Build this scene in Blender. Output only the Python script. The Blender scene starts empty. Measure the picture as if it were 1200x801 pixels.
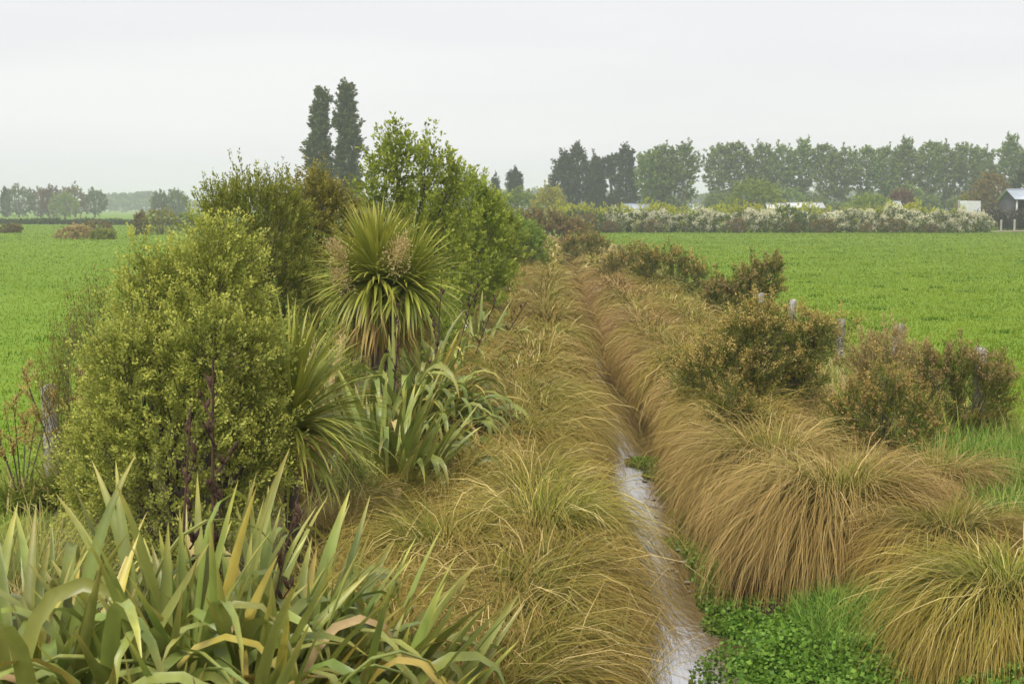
import bpy, math, random
import numpy as np
R = math.radians
rnd = random.Random(7)
rng = np.random.default_rng(11)
sc = bpy.context.scene
COL = sc.collection

# ------------------------------------------------------------------ camera
SL = 0.0235                     # the channel runs 1.35 degrees to the right of the view axis
CAMZ = 3.0
cam_d = bpy.data.cameras.new('camera')
cam = bpy.data.objects.new('camera', cam_d); COL.objects.link(cam)
cam_d.sensor_width = 36.0; cam_d.lens = 51.0
cam.location = (0, 0, CAMZ); cam.rotation_euler = (R(90 - 5.29), 0, 0)
cam_d.clip_start = 0.1; cam_d.clip_end = 20000
cam_d.dof.use_dof = True; cam_d.dof.focus_distance = 12.5; cam_d.dof.aperture_fstop = 6.3
sc.camera = cam

# ------------------------------------------------------------------ sky, sun, exposure
SUN_EL, SUN_AZ = 52.0, 215.0    # azimuth clockwise from +Y: behind the camera, to its left
world = bpy.data.worlds.new('World'); sc.world = world; world.use_nodes = True
nt = world.node_tree; nt.nodes.clear()
wo = nt.nodes.new('ShaderNodeOutputWorld'); bg = nt.nodes.new('ShaderNodeBackground')
sky = nt.nodes.new('ShaderNodeTexSky'); sky.sky_type = 'NISHITA'; sky.sun_disc = False
sky.sun_elevation = R(SUN_EL); sky.sun_rotation = R(SUN_AZ); sky.dust_density = 3.0
tc = nt.nodes.new('ShaderNodeTexCoord'); mp = nt.nodes.new('ShaderNodeMapping')
mp.inputs['Scale'].default_value = (1.1, 1.1, 9.0)
nz = nt.nodes.new('ShaderNodeTexNoise'); nz.inputs['Scale'].default_value = 1.6
nz.inputs['Detail'].default_value = 4.0; nz.inputs['Roughness'].default_value = 0.5
rp = nt.nodes.new('ShaderNodeValToRGB')
rp.color_ramp.elements[0].position = 0.33; rp.color_ramp.elements[1].position = 0.68
SKY = 3.95
rp.color_ramp.elements[0].color = (SKY*0.90, SKY*0.90, SKY*0.935, 1)
rp.color_ramp.elements[1].color = (SKY*1.03, SKY*1.022, SKY*1.022, 1)
mx = nt.nodes.new('ShaderNodeMix'); mx.data_type = 'RGBA'; mx.inputs[0].default_value = 0.96
nt.links.new(tc.outputs['Generated'], mp.inputs[0]); nt.links.new(mp.outputs[0], nz.inputs['Vector'])
nt.links.new(nz.outputs['Fac'], rp.inputs[0])
nt.links.new(sky.outputs[0], mx.inputs[6]); nt.links.new(rp.outputs[0], mx.inputs[7])
nt.links.new(mx.outputs[2], bg.inputs[0]); bg.inputs[1].default_value = 0.1
nt.links.new(bg.outputs[0], wo.inputs[0])

sun_d = bpy.data.lights.new('sun', 'SUN'); sun_d.energy = 1.5; sun_d.angle = R(30); sun_d.color = (1.0, 0.965, 0.91)
sun = bpy.data.objects.new('sun', sun_d); COL.objects.link(sun)
sun.rotation_euler = (R(90 - SUN_EL), 0, R(180 - SUN_AZ)); sun.location = (0, 0, 40)

sc.view_settings.view_transform = 'Standard'; sc.view_settings.look = 'None'
sc.view_settings.exposure = 1.25; sc.view_settings.gamma = 1.0; sc.view_settings.use_curve_mapping = False
sc.render.engine = 'CYCLES'
cy = sc.cycles
cy.max_bounces = 7; cy.diffuse_bounces = 3; cy.glossy_bounces = 3; cy.transmission_bounces = 4
cy.transparent_max_bounces = 8; cy.volume_bounces = 1; cy.caustics_reflective = False; cy.caustics_refractive = False
cy.use_denoising = True; cy.use_adaptive_sampling = True; cy.adaptive_threshold = 0.02
try: cy.denoiser = 'OPENIMAGEDENOISE'
except Exception: pass

# ------------------------------------------------------------------ helpers: objects
def W(u, v, z=0.0):             # channel coordinates: u metres along, v metres to the right
    return (v + SL*u, u, z)
def tag(o, label=None, cat=None, group=None, kind=None):
    if label: o['label'] = label
    if cat: o['category'] = cat
    if group: o['group'] = group
    if kind: o['kind'] = kind
    return o
def empty(name, loc, rz=0.0, scale=1.0):
    o = bpy.data.objects.new(name, None); COL.objects.link(o)
    o.location = loc; o.rotation_euler = (0, 0, rz)
    o.scale = (scale,)*3 if not isinstance(scale, tuple) else scale
    o.empty_display_size = 0.2
    return o
def obj(name, me, parent=None, loc=None, rot=None, scale=None):
    o = bpy.data.objects.new(name, me); COL.objects.link(o)
    if parent: o.parent = parent
    if loc: o.location = loc
    if rot: o.rotation_euler = rot
    if scale: o.scale = scale
    return o
def copy_tree(o, parent=None):
    c = o.copy(); COL.objects.link(c); c.parent = parent
    for ch in list(o.children): copy_tree(ch, c)
    return c
ORD = ['first', 'second', 'third', 'fourth', 'fifth', 'sixth', 'seventh', 'eighth', 'ninth', 'tenth', 'eleventh', 'twelfth',
       'thirteenth', 'fourteenth', 'fifteenth', 'sixteenth', 'seventeenth', 'eighteenth', 'nineteenth', 'twentieth']

def mesh(name, parts, mats, smooth=True):
    """parts: list of (verts (n,3), faces (m,k) with k 3 or 4, t (n) or None, tint (n) or None, material index)"""
    me = bpy.data.meshes.new(name)
    V, L, S, T, TI, M = [], [], [], [], [], []
    off = 0
    for p in parts:
        v, f, t, ti, mi = p
        v = np.asarray(v, float); f = np.asarray(f, int)
        V.append(v); L.append((f + off).ravel()); S.append(np.full(len(f), f.shape[1]))
        T.append(np.zeros(len(v)) if t is None else np.broadcast_to(t, len(v)))
        TI.append(np.full(len(v), .5) if ti is None else np.broadcast_to(ti, len(v)))
        M.append(np.full(len(f), mi)); off += len(v)
    V = np.concatenate(V); L = np.concatenate(L); S = np.concatenate(S); M = np.concatenate(M)
    me.vertices.add(len(V)); me.vertices.foreach_set('co', V.astype(np.float32).ravel())
    me.loops.add(len(L)); me.loops.foreach_set('vertex_index', L.astype(np.int32))
    me.polygons.add(len(S))
    me.polygons.foreach_set('loop_start', np.concatenate([[0], np.cumsum(S)[:-1]]).astype(np.int32))
    me.polygons.foreach_set('material_index', M.astype(np.int32))
    for nm, arr in (('t', T), ('tint', TI)):
        a = me.attributes.new(nm, 'FLOAT', 'POINT'); a.data.foreach_set('value', np.concatenate(arr).astype(np.float32))
    for m in (mats if isinstance(mats, (list, tuple)) else [mats]): me.materials.append(m)
    me.update(calc_edges=True)
    if smooth: me.polygons.foreach_set('use_smooth', np.ones(len(S), bool))
    return me

# ------------------------------------------------------------------ helpers: geometry
def smooth(x): return x*x*(3 - 2*x)
def ribbons(base, az, th0, length, droop, width, segs=4, p=1.2, twist=0.0, fold=0.0, azb=0.0, prof=None, tint=None, wob=0.0, kink=None):
    base = np.asarray(base, float); N = len(base)
    def a(x): return np.broadcast_to(np.asarray(x, float), (N,))
    az, th0, length, droop, width, twist, azb, p = map(a, (az, th0, length, droop, width, twist, azb, p))
    s = np.linspace(0, 1, segs + 1); sm = (s[1:] + s[:-1])/2
    def direc(ss):
        sh = ss[None]**p[:, None] if kink is None else smooth(np.clip((ss[None] - kink + .2)/.4, 0, 1)) + .12*ss[None]
        th = th0[:, None] - droop[:, None]*sh
        aa = az[:, None] + azb[:, None]*ss[None]
        return np.stack([np.cos(th)*np.cos(aa), np.cos(th)*np.sin(aa), np.sin(th)], -1), aa
    d, _ = direc(sm)
    if wob: d = d + rng.normal(0, wob, d.shape)
    pos = np.concatenate([np.zeros((N, 1, 3)), np.cumsum(d*(length/segs)[:, None, None], 1)], 1) + base[:, None]
    dv, aa = direc(s)
    side = np.stack([-np.sin(aa), np.cos(aa), np.zeros_like(aa)], -1)
    n = np.cross(dv, side)
    tw = twist[:, None, None]*(0.3 + 0.7*s)[None, :, None]
    side, n = side*np.cos(tw) + n*np.sin(tw), n*np.cos(tw) - side*np.sin(tw)
    pr = prof(s) if prof else np.interp(s, [0, .15, .6, 1], [.7, 1, .85, .06])
    hw = (width[:, None]*pr[None]/2)[..., None]
    if fold:
        f = np.asarray(fold(s) if callable(fold) else np.full(len(s), fold))[None, :, None]
        cf = 1/np.sqrt(1 + f*f)
        ring = np.stack([pos - side*hw*cf + n*hw*f*cf*1.0, pos - n*hw*f*0.0, pos + side*hw*cf + n*hw*f*cf], 2); k = 3
    else:
        ring = np.stack([pos - side*hw, pos + side*hw], 2); k = 2
    V = ring.reshape(-1, 3)
    idx = np.arange(N*(segs + 1)*k).reshape(N, segs + 1, k)
    F = np.stack([idx[:, :-1, :-1], idx[:, :-1, 1:], idx[:, 1:, 1:], idx[:, 1:, :-1]], -1).reshape(-1, 4)
    t = np.broadcast_to(s[None, :, None], (N, segs + 1, k)).ravel()
    ti = np.broadcast_to((rng.random(N) if tint is None else a(tint))[:, None, None], (N, segs + 1, k)).ravel()
    return V, F, t, ti, 0

def unit(v): return v/np.maximum(np.linalg.norm(v, axis=-1, keepdims=True), 1e-9)
def cards(p, d, length, width, t, tint, cup=0.25):
    """leaves: one folded rhombic quad each"""
    N = len(p); r = rng.normal(0, 1, (N, 3)); s = unit(np.cross(d, r)); n = np.cross(d, s)
    length = np.broadcast_to(length, N)[:, None]; width = np.broadcast_to(width, N)[:, None]
    mid = p + d*length*.45
    V = np.stack([p, mid - s*width/2 + n*width*cup, p + d*length, mid + s*width/2 + n*width*cup], 1).reshape(-1, 3)
    F = np.arange(N*4).reshape(N, 4)
    return V, F, np.repeat(np.broadcast_to(t, N), 4), np.repeat(np.broadcast_to(tint, N), 4), 0

def tube(pts, rad, n=7, tint=.5):
    pts = np.asarray(pts, float); rad = np.asarray(rad, float); K = len(pts)
    tan = unit(np.gradient(pts, axis=0)); ref = np.array([.31, .95, .1])
    s = unit(np.cross(tan, ref)); b = np.cross(tan, s)
    a = np.linspace(0, 2*np.pi, n, endpoint=False)
    V = (pts[:, None] + rad[:, None, None]*(np.cos(a)[None, :, None]*s[:, None] + np.sin(a)[None, :, None]*b[:, None])).reshape(-1, 3)
    i = np.arange(K*n).reshape(K, n); j = np.roll(i, -1, 1)
    F = np.stack([i[:-1], j[:-1], j[1:], i[1:]], -1).reshape(-1, 4)
    return V, F, np.repeat(np.linspace(0, 1, K), n), tint, 0
def limb(a, b, r0, r1, bend=.15, k=6, n=6):
    a = np.array(a, float); b = np.array(b, float); s = np.linspace(0, 1, k)[:, None]
    off = rng.normal(0, bend, 3)*np.linalg.norm(b - a)*.5; off[2] += bend*np.linalg.norm(b - a)*.4
    return tube(a + (b - a)*s + np.sin(np.pi*s)*off*.6, np.linspace(r0, r1, k), n)

def box(c, h, rz=0.0, mi=0):
    c = np.array(c); x, y, z = h
    v = np.array([[-x,-y,-z],[x,-y,-z],[x,y,-z],[-x,y,-z],[-x,-y,z],[x,-y,z],[x,y,z],[-x,y,z]], float)
    cs, sn = math.cos(rz), math.sin(rz)
    v = np.stack([v[:,0]*cs - v[:,1]*sn, v[:,0]*sn + v[:,1]*cs, v[:,2]], 1) + c
    f = np.array([[0,3,2,1],[4,5,6,7],[0,1,5,4],[1,2,6,5],[2,3,7,6],[3,0,4,7]])
    return v, f, None, None, mi

# ------------------------------------------------------------------ helpers: materials
def nmat(name):
    m = bpy.data.materials.new(name); m.use_nodes = True
    return m, m.node_tree, m.node_tree.nodes['Principled BSDF'], m.node_tree.nodes['Material Output']
def c4(c): return (c[0], c[1], c[2], 1.0)
def mixc(nt, fac, a, b):
    x = nt.nodes.new('ShaderNodeMix'); x.data_type = 'RGBA'
    if isinstance(fac, (int, float)): x.inputs[0].default_value = fac
    else: nt.links.new(fac, x.inputs[0])
    for i, c in ((6, a), (7, b)):
        if isinstance(c, tuple): x.inputs[i].default_value = c4(c)
        else: nt.links.new(c, x.inputs[i])
    return x.outputs[2]
def mrange(nt, v, a, b, c=0.0, d=1.0):
    x = nt.nodes.new('ShaderNodeMapRange'); nt.links.new(v, x.inputs[0])
    for i, q in enumerate((a, b, c, d)): x.inputs[i+1].default_value = q
    return x.outputs[0]
def attr(nt, n):
    x = nt.nodes.new('ShaderNodeAttribute'); x.attribute_name = n; return x.outputs['Fac']
def noise(nt, scale, detail=3.0, rough=.55, vec=None, scl=None):
    x = nt.nodes.new('ShaderNodeTexNoise'); x.inputs['Scale'].default_value = scale
    x.inputs['Detail'].default_value = detail; x.inputs['Roughness'].default_value = rough
    g = nt.nodes.new('ShaderNodeTexCoord'); m = nt.nodes.new('ShaderNodeMapping')
    if scl: m.inputs['Scale'].default_value = scl
    nt.links.new(g.outputs[vec or 'Object'], m.inputs[0]); nt.links.new(m.outputs[0], x.inputs['Vector'])
    return x.outputs['Fac']
def leaf_mat(name, a, b, tip, t0=.5, t1=1.0, tipmix=.8, transl=.3, rough=.55, spec=.3, odd=None, oddfrac=.1, base=None, hv=.12, mott=0.0, gain=1.25):
    """colour a..b by the leaf's own tint, towards tip along t, a few odd (dead or yellow) leaves"""
    adj = lambda c: c and (min(c[0]*gain, .86), min(c[1]*gain, .84), min(c[2]*(gain*.5 + .3), .8))
    a, b, tip, odd, base = map(adj, (a, b, tip, odd, base))
    m, nt, bs, out = nmat(name)
    ti = attr(nt, 'tint'); t = attr(nt, 't')
    c = mixc(nt, mrange(nt, ti, oddfrac, 1.0), a, b)
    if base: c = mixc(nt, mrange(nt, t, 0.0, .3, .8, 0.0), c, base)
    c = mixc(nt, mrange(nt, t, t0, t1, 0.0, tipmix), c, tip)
    if odd:
        lt = nt.nodes.new('ShaderNodeMath'); lt.operation = 'LESS_THAN'; nt.links.new(ti, lt.inputs[0]); lt.inputs[1].default_value = oddfrac
        c = mixc(nt, lt.outputs[0], c, odd)
    if mott:
        nn = noise(nt, mott, 3.0, .6, None, (1, 1, .35))
        h2 = nt.nodes.new('ShaderNodeHueSaturation'); h2.inputs['Saturation'].default_value = .95
        nt.links.new(mrange(nt, nn, .3, .7, .75, 1.2), h2.inputs['Value']); nt.links.new(c, h2.inputs['Color']); c = h2.outputs[0]
    oi = nt.nodes.new('ShaderNodeObjectInfo'); hs = nt.nodes.new('ShaderNodeHueSaturation')
    nt.links.new(mrange(nt, oi.outputs['Random'], 0, 1, .5 - hv*.08, .5 + hv*.08), hs.inputs['Hue'])
    nt.links.new(mrange(nt, oi.outputs['Random'], 0, 1, 1 - hv, 1 + hv), hs.inputs['Value'])
    nt.links.new(c, hs.inputs['Color']); c = hs.outputs[0]
    nt.links.new(c, bs.inputs['Base Color']); bs.inputs['Roughness'].default_value = rough
    bs.inputs['Specular IOR Level'].default_value = spec if spec > .4 else spec*.35
    if transl:
        tr = nt.nodes.new('ShaderNodeBsdfTranslucent'); ms = nt.nodes.new('ShaderNodeMixShader')
        nt.links.new(c, tr.inputs[0]); ms.inputs[0].default_value = transl
        nt.links.new(bs.outputs[0], ms.inputs[1]); nt.links.new(tr.outputs[0], ms.inputs[2]); nt.links.new(ms.outputs[0], out.inputs[0])
    return m
def plain(name, a, b, scale=6.0, rough=.8, bump=.3, scl=None, spec=.3, metal=0.0):
    m, nt, bs, out = nmat(name)
    n = noise(nt, scale, 5.0, .6, None, scl)
    nt.links.new(mixc(nt, mrange(nt, n, .3, .7), a, b), bs.inputs['Base Color'])
    bs.inputs['Roughness'].default_value = rough; bs.inputs['Specular IOR Level'].default_value = spec; bs.inputs['Metallic'].default_value = metal
    bp = nt.nodes.new('ShaderNodeBump'); bp.inputs['Strength'].default_value = bump; bp.inputs['Distance'].default_value = .02
    nt.links.new(n, bp.inputs['Height']); nt.links.new(bp.outputs[0], bs.inputs['Normal'])
    return m

M = {}
M['sedge'] = leaf_mat('sedge', (.10,.135,.018), (.225,.19,.045), (.34,.205,.08), .35, 1.0, .85, .18, .5, .3, base=(.11,.08,.035), odd=(.52,.41,.22), oddfrac=.15)  # base: dead-thatch brown, also paints shade into the heart of the tussock
M['sedge_rust'] = leaf_mat('sedge_rust', (.11,.135,.02), (.245,.185,.058), (.34,.20,.11), .28, .9, .85, .18, .5, .3, base=(.11,.08,.035), odd=(.48,.34,.2), oddfrac=.15)  # base: same thatch brown, with inner shade put into the lower blades
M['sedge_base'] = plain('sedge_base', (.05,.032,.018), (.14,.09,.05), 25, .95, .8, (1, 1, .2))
M['flax'] = leaf_mat('flax', (.125,.165,.03), (.265,.285,.075), (.46,.38,.09), .86, 1.0, .8, .25, .36, .5, odd=(.42,.33,.07), oddfrac=.07, base=(.2,.2,.06), hv=.2, mott=7.0)
M['flax_dead'] = leaf_mat('flax_dead', (.3,.21,.12), (.46,.35,.21), (.28,.17,.09), .5, 1.0, .5, .15, .6, .3, hv=.25, mott=9.0)
M['flax_stalk'] = plain('flax_stalk', (.03,.018,.013), (.11,.055,.035), 30, .8, .6)
M['cordy'] = leaf_mat('cordyline_leaf', (.17,.21,.04), (.36,.37,.08), (.42,.34,.09), .7, 1.0, .65, .25, .4, .45, odd=(.42,.34,.1), oddfrac=.07)
M['cordy_dead'] = leaf_mat('cordyline_dead', (.24,.16,.08), (.42,.34,.14), (.3,.2,.09), .5, 1.0, .5, .2, .6, .3)
M['panicle'] = leaf_mat('panicle', (.42,.31,.2), (.62,.5,.36), (.55,.42,.28), .5, 1.0, .5, .25, .7, .2)
M['bark'] = plain('bark', (.05,.04,.03), (.16,.13,.10), 18, .9, .7, (1, 1, .25))
M['palebark'] = plain('palebark', (.16,.14,.12), (.32,.29,.25), 14, .9, .5, (1, 1, .25))
M['olearia'] = leaf_mat('olearia_leaf', (.18,.205,.05), (.38,.39,.11), (.58,.56,.18), .6, 1.0, .7, .4, .5, .35, odd=(.28,.2,.06), oddfrac=.05)
M['kanuka'] = leaf_mat('kanuka_leaf', (.12,.155,.03), (.27,.30,.07), (.38,.4,.11), .6, 1.0, .6, .4, .5, .3, odd=(.22,.14,.06), oddfrac=.03)
M['olive'] = leaf_mat('olive_leaf', (.12,.12,.03), (.28,.25,.06), (.34,.28,.09), .6, 1.0, .5, .25, .5, .3)
M['bright'] = leaf_mat('bright_leaf', (.14,.195,.03), (.31,.37,.065), (.42,.45,.1), .6, 1.0, .6, .35, .45, .35, odd=(.34,.26,.08), oddfrac=.04)
M['seedling'] = leaf_mat('seedling_leaf', (.17,.22,.06), (.36,.38,.14), (.5,.5,.2), .6, 1.0, .6, .3, .5, .3)
M['gorse'] = leaf_mat('gorse_shoot', (.075,.095,.025), (.19,.2,.05), (.38,.26,.1), .7, 1.0, .7, .2, .65, .2, odd=(.26,.19,.09), oddfrac=.1)
M['gorse_flower'] = leaf_mat('gorse_flower', (.32,.225,.1), (.48,.36,.17), (.44,.32,.145), .6, 1.0, .5, .25, .7, .2)
M['gorse_pale'] = leaf_mat('gorse_pale', (.2,.15,.08), (.4,.3,.17), (.45,.31,.2), .5, 1.0, .6, .2, .7, .2)
M['drygrass'] = leaf_mat('dry_grass', (.3,.23,.11), (.48,.37,.2), (.5,.36,.22), .5, 1.0, .6, .3, .6, .25)
M['rough'] = leaf_mat('rough_grass', (.14,.2,.04), (.3,.32,.09), (.42,.36,.14), .55, 1.0, .6, .3, .5, .3, odd=(.45,.37,.2), oddfrac=.15)
M['fine'] = leaf_mat('fine_grass', (.09,.13,.018), (.19,.175,.038), (.31,.2,.08), .45, 1.0, .75, .3, .5, .3, odd=(.45,.34,.17), oddfrac=.15)
M['lush'] = leaf_mat('lush_grass', (.09,.165,.03), (.22,.32,.07), (.3,.36,.1), .6, 1.0, .5, .35, .45, .35)
M['cress'] = leaf_mat('cress_leaf', (.065,.135,.022), (.2,.31,.06), (.26,.36,.09), .5, 1.0, .3, .3, .4, .4)
M['pasture_blade'] = leaf_mat('pasture_blade', (.075,.165,.012), (.255,.33,.025), (.255,.33,.03), .5, 1.0, .3, .4, .5, .3, odd=(.38,.36,.1), oddfrac=.05, gain=1.0)
# far trees
M['poplar'] = leaf_mat('poplar_leaf', (.07,.11,.03), (.2,.26,.07), (.24,.29,.08), .5, 1.0, .5, .25, .6, .25)
M['lombardy'] = leaf_mat('lombardy_leaf', (.045,.062,.026), (.13,.15,.06), (.14,.16,.06), .5, 1.0, .5, .2, .6, .25)
M['conifer'] = leaf_mat('conifer_leaf', (.022,.033,.018), (.075,.09,.045), (.09,.1,.05), .5, 1.0, .4, .1, .7, .2)
M['willow'] = leaf_mat('willow_leaf', (.12,.18,.035), (.26,.32,.07), (.3,.35,.09), .5, 1.0, .4, .3, .55, .25)
M['willow_gold'] = leaf_mat('willow_gold', (.22,.22,.045), (.42,.39,.1), (.45,.42,.12), .5, 1.0, .4, .3, .55, .25)
M['redleaf'] = leaf_mat('red_leaf', (.07,.03,.03), (.19,.08,.07), (.2,.1,.08), .5, 1.0, .4, .2, .6, .25)
M['brownleaf'] = leaf_mat('brown_leaf', (.09,.065,.03), (.24,.18,.08), (.3,.22,.1), .5, 1.0, .4, .2, .6, .25)
M['hawthorn'] = leaf_mat('hawthorn_leaf', (.045,.07,.02), (.14,.175,.05), (.17,.21,.06), .5, 1.0, .4, .25, .55, .25)
M['broom'] = leaf_mat('broom_leaf', (.26,.28,.03), (.5,.49,.05), (.5,.5,.06), .5, 1.0, .4, .25, .6, .25)
M['blossom'] = leaf_mat('blossom', (.58,.53,.45), (.84,.8,.72), (.82,.78,.7), .5, 1.0, .4, .35, .7, .2)
M['fartree'] = leaf_mat('far_tree_leaf', (.06,.085,.03), (.15,.18,.06), (.17,.2,.07), .5, 1.0, .4, .2, .6, .2)
M['wood'] = plain('weathered_wood', (.2,.19,.17), (.46,.44,.41), 22, .9, .8, (1, 1, .12))
M['whitepaint'] = plain('white_paint', (.52,.53,.54), (.68,.68,.68), 3, .5, .05)
M['greyroof'] = plain('grey_metal_roof', (.33,.37,.43), (.46,.5,.56), 2, .45, .1, None, .4, .3)
M['palewall'] = plain('pale_wall', (.5,.49,.46), (.64,.63,.6), 2, .8, .1)
M['darkwall'] = plain('dark_interior', (.03,.03,.035), (.07,.07,.075), 2, .9, .1)
M['timber'] = plain('timber', (.16,.13,.1), (.3,.26,.21), 8, .9, .4, (1, 1, .2))
M['dirt'] = plain('dirt', (.3,.22,.14), (.42,.33,.22), .4, .95, .4)

# ------------------------------------------------------------------ ground
def smooth(x): return x*x*(3 - 2*x)
def hnoise(x, y, s, seed=0):
    r = np.random.default_rng(seed); out = 0
    for k in range(5):
        a = r.uniform(0, 6.28); f = s*r.uniform(.6, 1.7); ph = r.uniform(0, 6.28)
        out = out + np.sin((x*math.cos(a) + y*math.sin(a))*f + ph + 1.3*np.sin((x*math.sin(a) - y*math.cos(a))*f*.7 + ph*2))
    return out/5
WATER_Z = -0.58
PROF_V = [-30, -3, -.9, .25, .55, .78, .95, 1.55, 1.72, 2.05, 2.6, 3.1, 30]
PROF_Z = [0, 0, .04, .02, -.22, -.62, -.8, -.8, -.64, -.46, -.3, .03, 0]
def ground_z(u, v):
    u = np.asarray(u, float); v = np.asarray(v, float)
    wob = .10*np.sin(u*.55) + .07*np.sin(u*1.13 + 1)
    ch = np.interp(v + wob*np.exp(-((v - 1.3)/1.2)**2), PROF_V, PROF_Z)
    fade = np.clip((128 - u)/10, 0, 1)
    far = np.clip((np.abs(v - 1.2) - 3)/6, 0, 1)*np.clip((400 - np.hypot(u, v))/200, 0, 1)
    return ch*fade + far*(.035*hnoise(u, v, .35, 1) + .05*hnoise(u, v, .09, 2)) + .03*hnoise(u, v, 2.1, 3)*np.clip(1 - np.abs(v - 1)/6, 0, 1)
vs = np.unique(np.concatenate([np.linspace(-2600, -400, 7), np.linspace(-400, -60, 12), np.linspace(-60, -14, 24), np.linspace(-14, -1, 27),
     np.linspace(-1, 3.2, 36), np.linspace(3.2, 14, 23), np.linspace(14, 60, 24), np.linspace(60, 400, 12), np.linspace(400, 2600, 7)]))
us = np.unique(np.concatenate([np.linspace(-40, 2, 8), np.linspace(2, 50, 90), np.linspace(50, 140, 45), np.linspace(140, 400, 50), np.linspace(400, 3000, 14)]))
UU, VV = np.meshgrid(us, vs, indexing='ij')
ZZ = ground_z(UU, VV)
GV = np.stack([VV + SL*UU, UU, ZZ], -1).reshape(-1, 3)
gi = np.arange(len(us)*len(vs)).reshape(len(us), len(vs))
GF = np.stack([gi[:-1, :-1], gi[:-1, 1:], gi[1:, 1:], gi[1:, :-1]], -1).reshape(-1, 4)
bank = np.clip(np.minimum((VV + 5.4)/.8, (6.0 - VV)/.8), 0, 1)*np.clip((122 - UU)/6, 0, 1)      # planted strip between the fences
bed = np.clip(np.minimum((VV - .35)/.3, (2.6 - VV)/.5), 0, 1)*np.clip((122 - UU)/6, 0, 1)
gm, nt, bs, out = nmat('pasture_ground')
n1 = noise(nt, .25, 6.0, .65); n2 = noise(nt, 3.0, 5.0, .7); n3 = noise(nt, .045, 3.0, .5)
g = mixc(nt, mrange(nt, n2, .3, .72), (.10,.185,.013), (.185,.285,.022))
g = mixc(nt, mrange(nt, n1, .42, .72, 0, .5), g, (.225,.30,.035))
g = mixc(nt, mrange(nt, n3, .45, .7, 0, .35), g, (.09,.175,.015))
soil = mixc(nt, mrange(nt, n2, .35, .65), (.05,.04,.022), (.16,.15,.06))
g = mixc(nt, attr(nt, 't'), g, soil)
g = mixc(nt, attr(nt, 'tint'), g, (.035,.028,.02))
nt.links.new(g, bs.inputs['Base Color']); bs.inputs['Roughness'].default_value = .95; bs.inputs['Specular IOR Level'].default_value = .15
bp = nt.nodes.new('ShaderNodeBump'); bp.inputs['Strength'].default_value = .6; bp.inputs['Distance'].default_value = .08
nt.links.new(n2, bp.inputs['Height']); nt.links.new(bp.outputs[0], bs.inputs['Normal'])
ground = obj('ground', mesh('ground', [(GV, GF, bank.ravel(), bed.ravel(), 0)], gm))
tag(ground, 'flat green pasture cut by the drainage channel', 'ground', kind='structure')

# water in the channel
wu = np.linspace(2, 124, 245); wv = np.linspace(.6, 2.1, 9)
U2, V2 = np.meshgrid(wu, wv, indexing='ij')
wi = np.arange(U2.size).reshape(U2.shape)
wm, nt, bs, out = nmat('water')
bs.inputs['Base Color'].default_value = (.014,.013,.009,1); bs.inputs['Roughness'].default_value = .04
bs.inputs['IOR'].default_value = 6.0; bs.inputs['Specular IOR Level'].default_value = .5
a1 = noise(nt, 5.0, 3.0, .55, None, (1.6, .8, 1)); a2 = noise(nt, 24.0, 3.0, .6, None, (1.3, .6, 1))
ad = nt.nodes.new('ShaderNodeMath'); ad.operation = 'MULTIPLY_ADD'; nt.links.new(a2, ad.inputs[0]); ad.inputs[1].default_value = .35; nt.links.new(a1, ad.inputs[2])
bp = nt.nodes.new('ShaderNodeBump'); bp.inputs['Strength'].default_value = .3; bp.inputs['Distance'].default_value = .02
nt.links.new(ad.outputs[0], bp.inputs['Height']); nt.links.new(bp.outputs[0], bs.inputs['Normal'])
gl = nt.nodes.new('ShaderNodeBsdfGlossy'); gl.inputs['Roughness'].default_value = .04; gl.inputs['Color'].default_value = (.95, .96, .97, 1)
nt.links.new(bp.outputs[0], gl.inputs['Normal']); ms = nt.nodes.new('ShaderNodeMixShader'); ms.inputs[0].default_value = .6
nt.links.new(bs.outputs[0], ms.inputs[1]); nt.links.new(gl.outputs[0], ms.inputs[2]); nt.links.new(ms.outputs[0], out.inputs[0])
water = obj('water', mesh('water', [(np.stack([V2 + SL*U2, U2, np.full(U2.shape, WATER_Z) + .004*hnoise(U2, V2, 9, 5)], -1).reshape(-1, 3),
      np.stack([wi[:-1, :-1], wi[:-1, 1:], wi[1:, 1:], wi[1:, :-1]], -1).reshape(-1, 4), None, None, 0)], wm))
tag(water, 'narrow strip of still grey water in the channel', 'water', kind='structure')

# dirt track at the far right
tp = np.array([[57.5, 176.5], [63, 179], [70, 184], [80, 196], [96, 222], [125, 262]]); tw = np.array([1.0, 2.0, 3.2, 4.0, 4.5, 5])
td = unit(np.gradient(tp, axis=0)); tn = np.stack([-td[:, 1], td[:, 0]], 1)
TL = np.concatenate([tp - tn*tw[:, None], tp + tn*tw[:, None]]); tz = ground_z(TL[:, 1], TL[:, 0] - SL*TL[:, 1]) + .10
k = len(tp); track = obj('track', mesh('track', [(np.column_stack([TL, tz]), np.array([[i, i+1, k+i+1, k+i] for i in range(k-1)]), None, None, 0)], M['dirt']))
tag(track, 'bare brown dirt track crossing the grass at the far right', 'track', kind='structure')

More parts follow.
